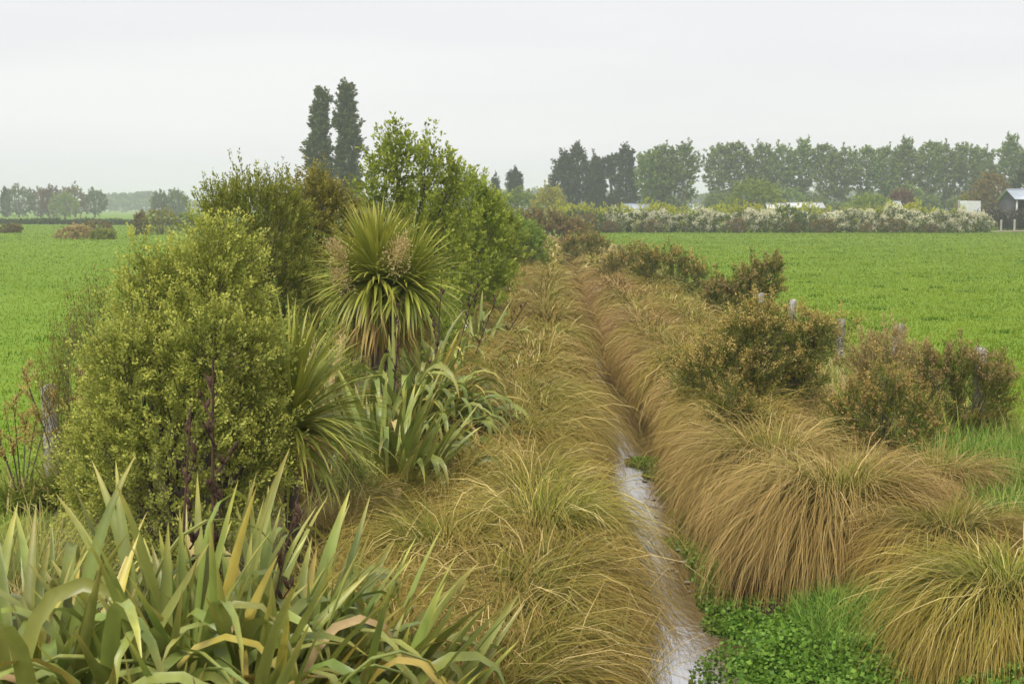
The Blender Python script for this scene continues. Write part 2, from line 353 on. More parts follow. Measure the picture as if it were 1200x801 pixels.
# ------------------------------------------------------------------ grasses that nobody could count
def in_view(x, y, margin=1.12): return np.abs(x) < y*.353*margin + 2.6
def pasture_patch(v0, v1, u0, u1, n, name, label):
    # more blades where they show larger
    u = u0*(u1/u0)**(rng.random(n)**.9); v = v0 + (v1 - v0)*rng.random(n)
    hw = u*.353*1.12 + 3.2
    lo = np.maximum(v0, -hw - SL*u); hi = np.minimum(v1, hw - SL*u)
    ok = hi > lo; u, lo, hi = u[ok], lo[ok], hi[ok]
    v = lo + (hi - lo)*rng.random(len(u)); n = len(u)
    z = ground_z(u, v) - .01; X = v + SL*u
    patch = np.clip(.55 + .75*hnoise(u, v, 1.1, 8) + .5*hnoise(u, v, 3.1, 18) + .25*hnoise(u, v, .35, 28), 0, 1)
    tuft = (hnoise(u, v, 2.3, 38) < -.5) & (hnoise(u, v, .8, 48) < .2)
    patch = np.where(tuft, 0.0, patch)
    h = (.025 + .04*rng.random(n))*np.where(tuft, 1.7, 1.0)*(1 + u/200)
    w = .012 + u*.0007
    az = rng.uniform(0, 6.283, n); lean = rng.normal(0, .35, n)
    b = np.column_stack([X, u, z]); s = np.column_stack([np.cos(az), np.sin(az), np.zeros(n)])*w[:, None]/2
    tipp = b + np.column_stack([-np.sin(az)*lean*h + .2*h, np.cos(az)*lean*h, h])
    V = np.stack([b - s, b + s, tipp], 1).reshape(-1, 3)
    t = np.tile([0., 0., 1.], n); ti = np.repeat(np.clip(rng.random(n)*.25 + .25 + .5*patch - .3*tuft, 0.06, 1), 3)
    o = obj(name, mesh(name, [(V, np.arange(3*n).reshape(n, 3), t, ti, 0)], M['pasture_blade']))
    return tag(o, label, 'grass', kind='stuff')
pasture_patch(5.3, 75, 9, 172, 160000, 'pasture_grass', 'short bright green grass in the right-hand paddock')
pasture_patch(-90, -5.2, 9, 240, 100000, 'pasture_grass', 'short bright green grass in the left-hand paddock')

def rough_patch(n, u0, u1, v0, v1, hmin, hmax, mat, name, label, w=.007, droop=1.2, segs=3):
    u = u0*(u1/u0)**rng.random(n); v = rng.uniform(v0, v1, n)
    ok = in_view(v + SL*u, u); u, v = u[ok], v[ok]; n = len(u)
    L = rng.uniform(hmin, hmax, n)*(.7 + .5*np.clip(.5 + hnoise(u, v, 2.2, 4), 0, 1))
    rb = ribbons(np.column_stack([v + SL*u, u, ground_z(u, v) - .02]), rng.uniform(0, 6.28, n), rng.uniform(.9, 1.5, n), L, rng.uniform(.3, 1, n)*droop,
                 w + u*.00025, segs)
    return tag(obj(name, mesh(name, [rb], M[mat])), label, 'grass', kind='stuff')
rough_patch(12000, 11, 80, 3.0, 5.7, .22, .5, 'rough', 'rough_grass', 'rough yellow-green grass between the right bank and its fence')
rough_patch(10000, 8, 75, -5.3, -1.2, .2, .5, 'rough', 'rough_grass', 'rough grass under the shrubs on the left side')
rough_patch(21000, 8, 60, -1.75, .5, .4, .95, 'fine', 'fine_grass', 'fine tawny grass growing up between the left bank tussocks', .007, 1.5)
rough_patch(5500, 16, 60, 2.3, 3.7, .4, .95, 'fine', 'fine_grass', 'fine tawny grass growing up between the right bank tussocks', .007, 1.5)
rough_patch(6000, 17, 45, 4.3, 6.1, .4, .8, 'rough', 'rough_grass', 'long rank grass along the right fence', .008)
rough_patch(6500, 13.2, 17.2, 4.1, 6.0, .35, .62, 'lush', 'lush_grass', 'tall blue-green grass at the right edge below the gorse', .007, .9)
rough_patch(8000, 10.4, 13.4, 2.1, 3.5, .16, .34, 'lush', 'lush_grass', 'bright green grass on the bank between the near right tussocks', .006, 1.3)

def weeds(n, pts, name, label, size=(.03, .07), hgt=.22, mat='cress'):
    """low broad-leaved plants: round leaves on short stems, scattered over discs (u, v, radius, weight)"""
    P = []; wts = np.array([p[3] for p in pts]); ch = rng.choice(len(pts), n, p=wts/wts.sum())
    A = np.array([p[:3] for p in pts])[ch]
    r = np.sqrt(rng.random(n))*A[:, 2]; a = rng.uniform(0, 6.28, n)
    u = A[:, 0] + r*np.cos(a)*1.4; v = A[:, 1] + r*np.sin(a)
    dome = np.clip(1 - (r/A[:, 2])**2, .1, 1)*np.clip(.55 + .8*hnoise(u, v, 7, 12), .05, 1.3)
    z = np.maximum(ground_z(u, v), WATER_Z + .005) + hgt*dome*rng.random(n)**.5
    d = unit(np.column_stack([rng.normal(0, 1, n), rng.normal(0, 1, n), rng.normal(.35, .4, n)]))
    L = rng.uniform(*size, n)
    c = cards(np.column_stack([v + SL*u, u, z]), d, L, L*.85, rng.random(n), rng.random(n), .15)
    return tag(obj(name, mesh(name, [c], M[mat])), label, 'weeds', kind='stuff')
weeds(26000, [(10.3, 2.45, .75, 4), (9.6, 2.9, .6, 2), (11.6, 2.2, .5, 2), (11.0, 1.8, .35, 1.0), (12.1, 1.7, .22, .4), (10.6, 2.1, 1.0, 1.6), (11.3, 2.6, .7, 1.2), (12.6, 1.75, .3, .3)], 'broadleaf_weeds',
      'lush green broadleaf weeds at the water edge, bottom right', (.02, .055), .24)
weeds(9000, [(12.9, 1.6, .22, 1.2), (13.8, 1.62, .2, 1.2), (14.9, 1.6, .2, 1.0), (16.0, 1.62, .2, .9), (12.2, 1.55, .2, .8), (20.2, 1.42, .3, 2.2), (19.2, 1.5, .2, 1), (16.7, 1.6, .16, 1), (15.3, 1.52, .24, 2), (14.4, 1.6, .17, 1.1), (13.2, 1.55, .16, .9), (17.9, 1.55, .15, .5)], 'watercress',
      'small green watercress patches along the right edge of the water', (.02, .045), .12)
# floating scum and twigs
fl = []
for i in range(30):
    u = rnd.uniform(13, 21); v = rnd.uniform(1.2, 1.55); rr = rnd.uniform(.012, .045); a = np.sort(rng.uniform(0, 6.28, 9))
    ring = np.column_stack([v + SL*u + rr*np.cos(a)*rng.uniform(.8, 1.6, 9), u + rr*np.sin(a)*rng.uniform(.8, 2, 9), np.full(9, WATER_Z + .012)])
    V = np.vstack([ring, [[v + SL*u, u, WATER_Z + .02]]]); fl.append((V, np.array([[j, (j+1) % 9, 9] for j in range(9)]), None, rnd.random(), 0))
tag(obj('floating_scum', mesh('floating_scum', fl, M['palebark'])), 'pale scraps of scum floating on the dark water', 'scum', kind='stuff')

# ------------------------------------------------------------------ sedge tussocks
def tussock_parts(nb, width, segs, seed, reach=1.0, height=1.0, hang=1.0):
    """blades in combed locks; the water side is +X: longer blades that hang lower"""
    r = np.random.default_rng(seed)
    nl = 95
    laz = r.uniform(-np.pi, np.pi, nl); lth = R(1)*r.uniform(30, 86, nl); lL = r.uniform(.85, 1.3, nl); ld = r.uniform(2.0, 2.75, nl); lp = r.uniform(.75, 1.15, nl)
    ltint = r.random(nl)
    k = r.integers(0, nl, nb); loose = r.random(nb) < .45
    az = np.where(loose, r.uniform(-np.pi, np.pi, nb), laz[k] + r.normal(0, .13, nb))
    th = np.where(loose, np.radians(r.uniform(35, 89, nb)), lth[k] + r.normal(0, .09, nb))
    L = np.where(loose, r.uniform(.7, 1.35, nb), lL[k]*r.uniform(.82, 1.12, nb))
    dr = np.where(loose, r.uniform(1.6, 2.8, nb), ld[k] + r.normal(0, .15, nb))
    pp = np.where(loose, r.uniform(.7, 1.3, nb), lp[k])
    wat = np.clip(np.cos(az), 0, 1)
    L = L*(1 + .22*hang*wat)*reach*.86; th = th*height - .1*wat; dr = dr + .25*wat
    rr = .26*np.sqrt(r.random(nb)); a0 = az + r.normal(0, .6, nb)
    base = np.column_stack([rr*np.cos(a0), rr*np.sin(a0), r.uniform(.1, .32, nb) - rr*.35])
    tint = np.clip(np.where(loose, r.random(nb), ltint[k]*.55 + r.random(nb)*.45), 0, 1)
    return ribbons(base, az, th, L, dr, width*r.uniform(.6, 1.3, nb), segs, pp, r.normal(0, .5, nb), 0, r.normal(0, .5, nb), None, tint, .055)
def pedestal():
    a = np.linspace(0, 2*np.pi, 14, endpoint=False); V = []; prof = [(.36, -.75), (.3, -.3), (.27, .0), (.24, .16), (.12, .26), (.02, .29)]
    for (r_, z_) in prof: V.append(np.column_stack([r_*np.cos(a)*(1 + .12*np.sin(3*a + z_*9)), r_*np.sin(a)*(1 + .1*np.cos(4*a)), np.full(14, z_)]))
    i = np.arange(14*len(prof)).reshape(len(prof), 14); j = np.roll(i, -1, 1)
    return np.vstack(V), np.stack([i[:-1], j[:-1], j[1:], i[1:]], -1).reshape(-1, 4), None, None, 0
ped = mesh('tussock_base', [pedestal()], M['sedge_base'])
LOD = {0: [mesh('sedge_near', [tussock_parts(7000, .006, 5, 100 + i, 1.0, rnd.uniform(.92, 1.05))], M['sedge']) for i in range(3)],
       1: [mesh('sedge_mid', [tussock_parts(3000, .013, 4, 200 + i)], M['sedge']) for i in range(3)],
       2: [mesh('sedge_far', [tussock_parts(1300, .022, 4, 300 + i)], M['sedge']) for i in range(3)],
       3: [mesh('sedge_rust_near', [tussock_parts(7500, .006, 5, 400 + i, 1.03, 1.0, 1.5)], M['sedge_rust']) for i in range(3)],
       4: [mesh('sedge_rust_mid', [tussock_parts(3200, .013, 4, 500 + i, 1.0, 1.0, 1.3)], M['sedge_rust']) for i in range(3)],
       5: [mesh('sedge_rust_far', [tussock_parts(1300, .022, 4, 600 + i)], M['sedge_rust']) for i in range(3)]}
def tussock(u, v, face, scale, lod, label, group, zs=1.0):
    z = float(ground_z(u, v)) if v < 3 else 0.0
    z = max(z, -.12)
    e = empty('sedge_tussock', W(u, v, z), face + rnd.uniform(-.35, .35), (scale, scale*rnd.uniform(.92, 1.1), scale*zs))
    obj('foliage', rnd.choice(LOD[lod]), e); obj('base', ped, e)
    return tag(e, label, 'tussock', group)
rows = [('A', -.2, 0.0, 7.7, .72, 0, 'green-gold sedge tussock hanging over the left edge of the water', 'left waterside tussocks'),
        ('B', -.85, math.pi, 8.1, .8, 0, 'green-gold sedge tussock in the outer row beside the flax', 'left outer tussocks'),
        ('C', 2.62, math.pi, 17.2, .9, 3, 'tawny sedge tussock hanging over the right edge of the water', 'right waterside tussocks'),
        ('D', 3.3, 0.0, 21.0, 1.25, 0, 'tawny sedge tussock on the landward side of the right bank', 'right outer tussocks')]
for nm, v0, face, u, step, lod0, label, group in rows:
    i = 0
    while u < 60:
        near = 0 if u < 20 else (1 if u < 36 else 2)
        sc_ = rnd.uniform(.8, 1.08)*(.9 if nm == 'B' else .92 if nm == 'D' else 1.0)
        v = v0 + rnd.uniform(-.16, .16) + {'A': .22, 'C': -.28}.get(nm, 0)*smooth(min(1, max(0, (u - 24)/7)))
        lb = f'{label}, {ORD[i]} from the near end' if i < 20 else (f'{label}, in the merged distant stretch')
        tussock(u, v, face, sc_, (lod0 if nm != 'C' or rnd.random() < .55 else 0) + near, lb, group, rnd.uniform(.95, 1.2))
        u += step*rnd.uniform(.85, 1.15)*(1 if u < 36 else 1.25); i += 1
for (u, v, face, s, zs, lb) in [
    (13.2, 2.72, math.pi*1.05, 1.2, 1.0, 'large russet sedge tussock drooping beside the bright green bank, lower right'),
    (12.1, 3.42, math.pi*1.15, .92, .82, 'sedge tussock at the right edge between the russet mound and the nearest one'),
    (10.0, 3.25, math.pi*1.1, 1.0, .95, 'nearest sedge tussock, green-gold, in the bottom right corner'),
    (15.5, 2.45, math.pi, 1.1, 1.0, 'broad sedge tussock just behind the large russet one on the right bank'),
    (14.6, 4.0, 0.3, .8, .9, 'low sedge tussock right of the large russet mound'),
    (9.0, 4.1, math.pi, .9, .9, 'sedge tussock cut off by the right edge of the frame')]:
    tussock(u, v, face, s, 3 if 'large russet' in lb or 'broad' in lb else 0, lb, 'near right bank tussocks', zs)
fs = []
for v0, face in ((.12, 0), (-.78, math.pi), (2.42, math.pi), (3.3, 0)):
    u = 60.6
    while u < 122:
        V, F, t, ti, mi = tussock_parts(110, .1, 2, int(u*100 + v0*10))
        c, s = math.cos(face), math.sin(face); q = rnd.uniform(.9, 1.15)
        V = np.column_stack([V[:, 0]*c - V[:, 1]*s, V[:, 0]*s + V[:, 1]*c, V[:, 2]])*q + np.array(W(u, v0 + rnd.uniform(-.15, .15), 0))
        fs.append((V, F, t, ti, 0)); u += 1.15
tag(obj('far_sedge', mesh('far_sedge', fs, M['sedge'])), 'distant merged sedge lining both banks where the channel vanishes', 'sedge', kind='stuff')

# ------------------------------------------------------------------ flax
def flax_prof(s): return np.interp(s, [0, .12, .35, .6, .8, .93, 1], [.55, .7, .95, 1.0, .8, .38, .02])
def flax_fold(s): return np.interp(s, [0, .25, .6, 1], [1.8, .8, .35, .5])
def flax(name, loc, fans, per, L0, L1, w0, w1, spread, label, seed, lean=None, arch=.5, dead=8, segs=16, group=None, bentlen=1.0):
    """each sword leaf is an object of its own, in fans; upright inside, bent over outside"""
    global rng
    keep = rng; rng = np.random.default_rng(seed); r = random.Random(seed)
    e = tag(empty(name, loc), label, 'flax', group)
    for f in range(fans):
        a = r.uniform(0, 6.283); q = math.sqrt(r.random())
        bx, by = spread[0]*q*math.cos(a), spread[1]*q*math.sin(a)
        plane = r.uniform(0, math.pi)
        out = math.atan2(by, bx)
        for k in range(per):
            sgn = 1 if k % 2 else -1; rank = (k + .5)/per                   # 0 inner .. 1 outer
            az = plane + (0 if sgn > 0 else math.pi) + r.gauss(0, .22)
            th = R(86) - rank*R(34)*r.uniform(.6, 1.25)
            # lean outwards with the place in the clump, and with a set direction if asked
            dx = math.cos(th)*math.cos(az) + .38*q*math.cos(out); dy = math.cos(th)*math.sin(az) + .38*q*math.sin(out)
            if lean: dx += lean[0]*r.uniform(.3, 1.2); dy += lean[1]*r.uniform(.3, 1.2)
            az = math.atan2(dy, dx); th = math.atan2(math.sin(th), math.hypot(dx, dy))
            L = r.uniform(L0, L1)*(1 - .12*rank)*(1 - .2*max(0, bx/spread[0])); kk = None
            if r.random() < arch*(.6 + .8*rank)*(1.7 if by < .15*spread[1] else .6): dr, p = r.uniform(1.9, 3.2), r.uniform(1.8, 3.2); kk = r.uniform(.68, .88) if r.random() < .8 else None; L *= bentlen     # bent over
            else: dr, p = r.uniform(.05, .6), r.uniform(1.5, 2.5)
            isdead = r.random() < .02
            rb = ribbons([[bx + .03*sgn*rank*math.cos(plane), by + .03*sgn*rank*math.sin(plane), -.02]], az, th, L, dr, r.uniform(w0, w1), segs, p,
                         r.gauss(0, .5), flax_fold, r.gauss(0, .15), flax_prof, [r.random()], 0.0, kk)
            obj('leaf', mesh('flax_leaf', [rb], M['flax_dead' if isdead else 'flax']), e)
    for k in range(dead):                                                        # dry collapsed leaves round the foot
        a = r.uniform(0, 6.283)
        rb = ribbons([[spread[0]*.9*math.cos(a), spread[1]*.9*math.sin(a), .05]], a + r.gauss(0, .5), r.uniform(.2, 1.1), r.uniform(.5, 1.0)*L0*.6, r.uniform(.8, 1.8),
                     w1*r.uniform(.5, .9), segs, 1.3, r.gauss(0, 1.2), flax_fold, r.gauss(0, .6), flax_prof, [r.random()], .08)
        obj('dead_leaf', mesh('flax_dead_leaf', [rb], M['flax_dead']), e)
    rng = keep
    return e
def flower_stalk(parent, foot, top, r0, seed, side=5):
    r = random.Random(seed); a = np.array(foot, float); b = np.array(top, float); P = []
    s = np.linspace(0, 1, 12)[:, None]; c = a + (b - a)*s + np.array([.05*r.uniform(-1, 1), .05*r.uniform(-1, 1), 0])*np.sin(np.pi*s)
    P.append(tube(c, np.linspace(r0, r0*.4, 12), 6))
    for i in range(side):
        q = .5 + .47*i/side; p0 = a + (b - a)*q; ang = r.uniform(0, 6.28); l = r.uniform(.06, .15)
        d = np.array([math.cos(ang)*.7, math.sin(ang)*.7, .9]); p1 = p0 + d*l
        P.append(tube([p0, (p0 + p1)/2 + [0, 0, -.008], p1], [r0*.5, r0*.4, r0*.3], 5))
        for j in range(r.randint(2, 4)):                                        # seed pods
            g = p0 + d*l*r.uniform(.35, 1); dd = np.array([r.uniform(-.5, .5), r.uniform(-.5, .5), 1.0]); h = r.uniform(.035, .07)
            P.append(tube([g, g + dd*h*.3, g + dd*h*.7, g + dd*h], [.004, .012, .010, .002], 6))
    return obj('flower_stalk', mesh('flower_stalk', P, M['flax_stalk']), parent)
F0 = flax('flax_bush', (-2.0, 5.8, 0), 42, 7, 1.45, 2.05, .056, .09, (.6, .8), 'near flax bush with broad bent-over leaves, in the bottom left corner', 20, (0, -.05), .7, 18, bentlen=1.13)
F1 = flax('flax_bush', (-1.32, 6.2, 0), 42, 7, 1.4, 2.0, .054, .088, (.5, .75), 'near flax bush with sword leaves fanning right towards the sedge', 21, (.12, -.05), .5, 18, bentlen=1.1)
FR = flax('flax_bush', (-.98, 6.75, 0), 30, 7, 1.3, 1.75, .05, .082, (.36, .5), 'near flax bush at the edge of the sedge, its leaves leaning right', 23, (.2, -.05), .4, 12, bentlen=1.05)
flower_stalk(F1, (-.06, .6, .2), (-.12, .75, 2.28), .016, 3, 8); flower_stalk(F0, (.45, .9, .2), (.46, 1.1, 2.05), .012, 4, 7); flower_stalk(F1, (.0, .3, .2), (.34, .45, 1.72), .010, 9, 4)
F2 = flax('flax_bush', (-1.22, 13.6, 0), 14, 7, 1.3, 1.8, .055, .085, (.38, .3), 'upright flax bush at the edge of the sedge, in front of the arching flax', 31, (.08, -.05), .25, 14)
F3 = flax('flax_bush', (-1.3, 15.9, 0), 24, 8, 1.6, 2.2, .065, .1, (.55, .5), 'arching grey-green flax bush below the big cabbage tree', 32, (.22, -.08), 1.3, 12)
flower_stalk(F3, (-.1, .2, .2), (.05, .3, 2.0), .013, 5, 6); flower_stalk(F3, (.3, .4, .2), (.5, .55, 2.2), .012, 6, 6)
F4 = flax('flax_bush', (-.95, 21.5, 0), 13, 7, 1.2, 1.75, .055, .08, (.5, .5), 'flax bush with arching leaves right of the big cabbage tree', 33, (.22, 0), 1.2, 8)
flower_stalk(F4, (.2, 0, .2), (.75, -.2, 1.75), .012, 7, 6); flower_stalk(F4, (0, 0, .2), (.45, .1, 1.95), .012, 8, 6)
F5 = flax('flax_bush', (-.72, 26.5, 0), 11, 6, 1.2, 1.7, .06, .085, (.5, .5), 'farther flax bush under the bright green tree at the edge of the sedge', 34, (.2, 0), .8, 6)
F6 = flax('flax_bush', (-3.15, 9.0, 0), 7, 6, 1.0, 1.45, .035, .055, (.28, .25), 'slender flax bush at the left edge of the frame', 35, (.05, 0), .25, 6)
flower_stalk(F5, (.3, 0, .2), (1.0, -.6, 1.35), .013, 10, 4)

# ------------------------------------------------------------------ cabbage trees (cordyline)
def head(c, n, L0, L1, w, seed, tilt=(0, 0), th_lo=-70, segs=6):
    r = np.random.default_rng(seed); k = np.arange(n)
    az = k*2.39996 + r.normal(0, .15, n); f = (k + .5)/n
    th = np.radians(86 - (86 - th_lo)*f**1.05) + r.normal(0, .07, n)
    dx = np.cos(th)*np.cos(az) + tilt[0]; dy = np.cos(th)*np.sin(az) + tilt[1]; az = np.arctan2(dy, dx); th = np.arctan2(np.sin(th), np.hypot(dx, dy))
    base = np.array(c) + np.column_stack([.05*np.cos(az), .05*np.sin(az), -.16*f + .03])
    return ribbons(base, az, th, r.uniform(L0, L1, n)*(1 - .12*f), r.uniform(.15, .55, n) + .55*f, w*r.uniform(.75, 1.2, n), segs, 2.0, r.normal(0, .3, n),
                   lambda s: np.interp(s, [0, 1], [.7, .25]), r.normal(0, .08, n), lambda s: np.interp(s, [0, .2, .55, 1], [.6, .9, 1, .03]), np.clip(r.random(n)*.9 + .1 - .06*(f > .8), 0, 1))
def panicle(parent, a, b, rad, n, seed):
    global rng
    r = np.random.default_rng(seed); a = np.array(a, float); b = np.array(b, float)
    P = [tube([a, (a + b)/2 + [0, 0, .03], b], [.012, .009, .004], 5)]
    q = r.random(n); p = a + (b - a)*(.25 + .75*q)[:, None] + r.normal(0, 1, (n, 3))*rad*.45*(1 - .5*q)[:, None]
    d = unit(p - (a + (b - a)*.3) + r.normal(0, .05, (n, 3)))
    P.append(cards(p, d, r.uniform(.02, .045, n), r.uniform(.01, .018, n), r.random(n), r.random(n)))
    return tag(obj('flower_panicle', mesh('panicle', P, M['panicle']), parent), kind='stuff')
C1 = tag(empty('cabbage_tree', (-1.62, 17.6, 0)), 'big cabbage tree with spiky leaf heads and pale flower clusters', 'cabbage tree')
obj('trunk', mesh('cordy_trunk', [tube([(0, 0, -.1), (.03, 0, .6), (-.02, .02, 1.3), (0, 0, 2.15)], [.13, .11, .1, .09], 9), limb((0, 0, 1.2), (.32, -.05, 2.05), .08, .07)], M['bark']), C1)
tag(obj('leaf_head', mesh('cordy_head', [head((-.02, 0, 2.2), 560, .72, 1.0, .046, 51)], M['cordy']), C1), kind='stuff')
tag(obj('leaf_head', mesh('cordy_head', [head((.34, -.08, 2.12), 260, .65, .9, .044, 52, (.2, -.1))], M['cordy']), C1), kind='stuff')
tag(obj('leaf_head', mesh('cordy_head', [head((-.32, .3, 2.05), 160, .55, .75, .04, 53, (-.2, .1))], M['cordy']), C1), kind='stuff')
def skirt(c, n, L, w, seed):
    r = np.random.default_rng(seed)
    return ribbons(np.array(c) + r.normal(0, .05, (n, 3)), r.uniform(0, 6.28, n), r.uniform(-1.2, -.3, n), r.uniform(.6, 1, n)*L, r.uniform(.2, .9, n), w, 5, 1.2, r.normal(0, .8, n), .3, r.normal(0, .2, n))
tag(obj('dead_leaf_skirt', mesh('cordy_skirt', [skirt((0, 0, 1.8), 150, 1.0, .035, 54), skirt((.3, -.05, 1.85), 80, .7, .035, 55)], M['cordy_dead']), C1), kind='stuff')
panicle(C1, (.2, -.45, 2.2), (.34, -.62, 2.62), .2, 700, 56); panicle(C1, (-.35, -.3, 2.25), (-.5, -.42, 2.6), .18, 500, 57); panicle(C1, (-.3, -.4, 2.0), (-.45, -.6, 2.25), .16, 380, 58)
C2 = tag(empty('cabbage_tree', (-1.80, 11.6, 0)), 'young cabbage tree beside the pale shrub, its lower leaves yellowing', 'cabbage tree')
obj('trunk', mesh('cordy_trunk', [tube([(0, 0, -.1), (.02, 0, .4), (0, .01, .8), (.01, 0, 1.28)], [.07, .06, .055, .05], 9)], M['bark']), C2)
tag(obj('leaf_head', mesh('cordy_head', [head((.02, 0, 1.35), 210, .7, .98, .038, 61, (.06, 0), -10)], M['cordy']), C2), kind='stuff')
r_ = np.random.default_rng(62); n_ = 46
tag(obj('dead_leaf_skirt', mesh('cordy_skirt', [ribbons(np.array([.02, 0, 1.2]) + r_.normal(0, .03, (n_, 3)), r_.normal(-.9, .8, n_), r_.uniform(-.5, .5, n_), r_.uniform(.7, .95, n_), r_.uniform(.6, 1.2, n_), .034, 7, 1.2, r_.normal(0, .4, n_), .3)], M['cordy']), C2), kind='stuff')

# ------------------------------------------------------------------ shrubs
def in_lobes(p, lobes, skip=None):
    m = np.full(len(p), 9.0)
    for i, l in enumerate(lobes):
        q = np.linalg.norm((p - np.array(l[:3]))/np.array(l[3:6]), axis=1)
        if skip is not None: q = np.where(skip == i, 9.0, q)
        m = np.minimum(m, q)
    return m
def crown(lobes, shoots, slen, lps, leaf, width, up, spread, seed, ang=.8, depth=.45, lump=.18, zmin=.03, shootvar=.4, flowers=None, loose=.07):
    """leafy shoots through the outer part of a lumpy crown; returns leaf part, twig part, flower part"""
    global rng
    rng = r = np.random.default_rng(seed)
    w = np.array([(l[3]*l[4]*l[5])**.667 for l in lobes]); k = r.choice(len(lobes), shoots, p=w/w.sum())
    A = np.array(lobes)[k]
    d = unit(r.normal(0, 1, (shoots, 3)) + [0, 0, .25])
    f = 1 - depth*r.random(shoots)**1.6
    f = np.where(r.random(shoots) < loose, r.uniform(1.02, 1.26, shoots), f)
    bump = 1 + lump*np.sin(d[:, 0]*5 + k*2.1 + seed)*np.sin(d[:, 1]*5.5 + k) + lump*.6*np.sin(d[:, 2]*9 + d[:, 0]*7 + k*3)
    tip = A[:, :3] + d*A[:, 3:6]*(f*bump)[:, None]
    ok = (in_lobes(tip, lobes, k) > .8) & (tip[:, 2] > zmin); tip, d, k, f = tip[ok], d[ok], k[ok], f[ok]; n = len(tip)
    sd = unit(d*spread + np.array([0, 0, up]) + r.normal(0, .28, (n, 3)))
    sl = slen*r.uniform(1 - shootvar, 1 + shootvar, n)
    ci = np.repeat(np.arange(n), lps); N = len(ci)
    q = r.random(N)**.8
    side = unit(np.cross(sd[ci], r.normal(0, 1, (N, 3))))
    ld = unit(sd[ci]*math.cos(ang) + side*math.sin(ang) + [0, 0, .1])
    p = tip[ci] + sd[ci]*(sl[ci]*(q - .6))[:, None] + side*.012
    st = r.random(n)
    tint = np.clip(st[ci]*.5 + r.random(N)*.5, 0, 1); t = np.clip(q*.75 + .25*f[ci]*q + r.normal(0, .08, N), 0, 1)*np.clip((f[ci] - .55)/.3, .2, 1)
    P = cards(p, ld, leaf*r.uniform(.6, 1.25, N), width*r.uniform(.7, 1.2, N), t, tint)
    a = tip - sd*sl[:, None]*.9
    tw = ribbons(a, np.arctan2(sd[:, 1], sd[:, 0]), np.arctan2(sd[:, 2], np.hypot(sd[:, 0], sd[:, 1])), sl*1.3, 0.0, .007, 1, 1.0, r.uniform(0, 3, n))
    FL = None
    if flowers:
        frac, cnt, fl, fw, fs_, zlo = flowers
        sel = np.where((r.random(n) < frac) & (f > .72) & (d[:, 2] > zlo))[0]; ci = np.repeat(sel, cnt); N = len(ci)
        p = tip[ci] + sd[ci]*(sl[ci]*r.uniform(.0, .45, N))[:, None] + r.normal(0, fs_, (N, 3))
        FL = cards(p, unit(r.normal(0, 1, (N, 3)) + sd[ci]), fl*r.uniform(.6, 1.3, N), fw*r.uniform(.6, 1.3, N), r.random(N), r.random(N))
    return P, tw, FL
def stems(lobes, r0, seed, foot=(0, 0, -.1), n=None):
    global rng
    rng = np.random.default_rng(seed); P = []
    for l in lobes[:n]:
        c = np.array(l[:3]); f = np.array(foot) + rng.normal(0, r0*1.2, 3)*[1, 1, 0]
        P.append(limb(f, c, r0*rng.uniform(.6, 1), r0*.3, .12))
        for k in range(4):
            d = unit(rng.normal(0, 1, 3) + [0, 0, .6]); P.append(limb(f + (c - f)*rng.uniform(.55, 1), c + d*np.array(l[3:6])*.8, r0*.35, r0*.08, .1, 5, 5))
    return P
def shrub(name, loc, lobes, label, cat, mat, seed, shoots, slen, lps, leaf, width, up=.6, spread=1.0, r0=.035, bark='bark', flowermat=None, group=None, **kw):
    e = tag(empty(name, loc), label, cat, group)
    P, tw, FL = crown(lobes, shoots, slen, lps, leaf, width, up, spread, seed, **kw)
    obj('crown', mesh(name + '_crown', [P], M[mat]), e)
    obj('trunk', mesh(name + '_trunk', stems(lobes, r0, seed + 1) + [tw], M[bark]), e)
    if FL is not None: tag(obj('flowers', mesh(name + '_flowers', [FL], M[flowermat]), e), kind='stuff')
    return e
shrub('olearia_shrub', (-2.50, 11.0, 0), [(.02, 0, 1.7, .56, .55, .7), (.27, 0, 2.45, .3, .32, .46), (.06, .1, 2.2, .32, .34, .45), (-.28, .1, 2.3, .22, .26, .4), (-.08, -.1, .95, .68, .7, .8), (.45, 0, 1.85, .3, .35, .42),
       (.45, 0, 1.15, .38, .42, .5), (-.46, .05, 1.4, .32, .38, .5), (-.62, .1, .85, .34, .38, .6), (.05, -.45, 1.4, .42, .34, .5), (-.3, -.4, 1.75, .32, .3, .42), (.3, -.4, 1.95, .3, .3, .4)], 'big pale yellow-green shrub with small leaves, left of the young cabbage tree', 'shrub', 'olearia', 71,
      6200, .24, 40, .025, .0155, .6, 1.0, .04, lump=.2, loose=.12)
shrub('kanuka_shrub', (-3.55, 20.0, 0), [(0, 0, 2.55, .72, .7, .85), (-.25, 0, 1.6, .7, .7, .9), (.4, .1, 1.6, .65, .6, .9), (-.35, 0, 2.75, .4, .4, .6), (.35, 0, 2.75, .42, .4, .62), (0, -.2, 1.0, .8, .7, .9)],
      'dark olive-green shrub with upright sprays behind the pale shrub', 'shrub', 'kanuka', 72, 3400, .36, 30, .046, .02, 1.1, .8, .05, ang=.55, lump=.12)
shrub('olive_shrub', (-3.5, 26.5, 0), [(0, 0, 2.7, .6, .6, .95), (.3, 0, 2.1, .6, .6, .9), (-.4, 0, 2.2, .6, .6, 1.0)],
      'rounded yellow-olive shrub below the two tall poplars', 'shrub', 'olive', 73, 1500, .34, 28, .058, .03, .7, 1.0, .05)
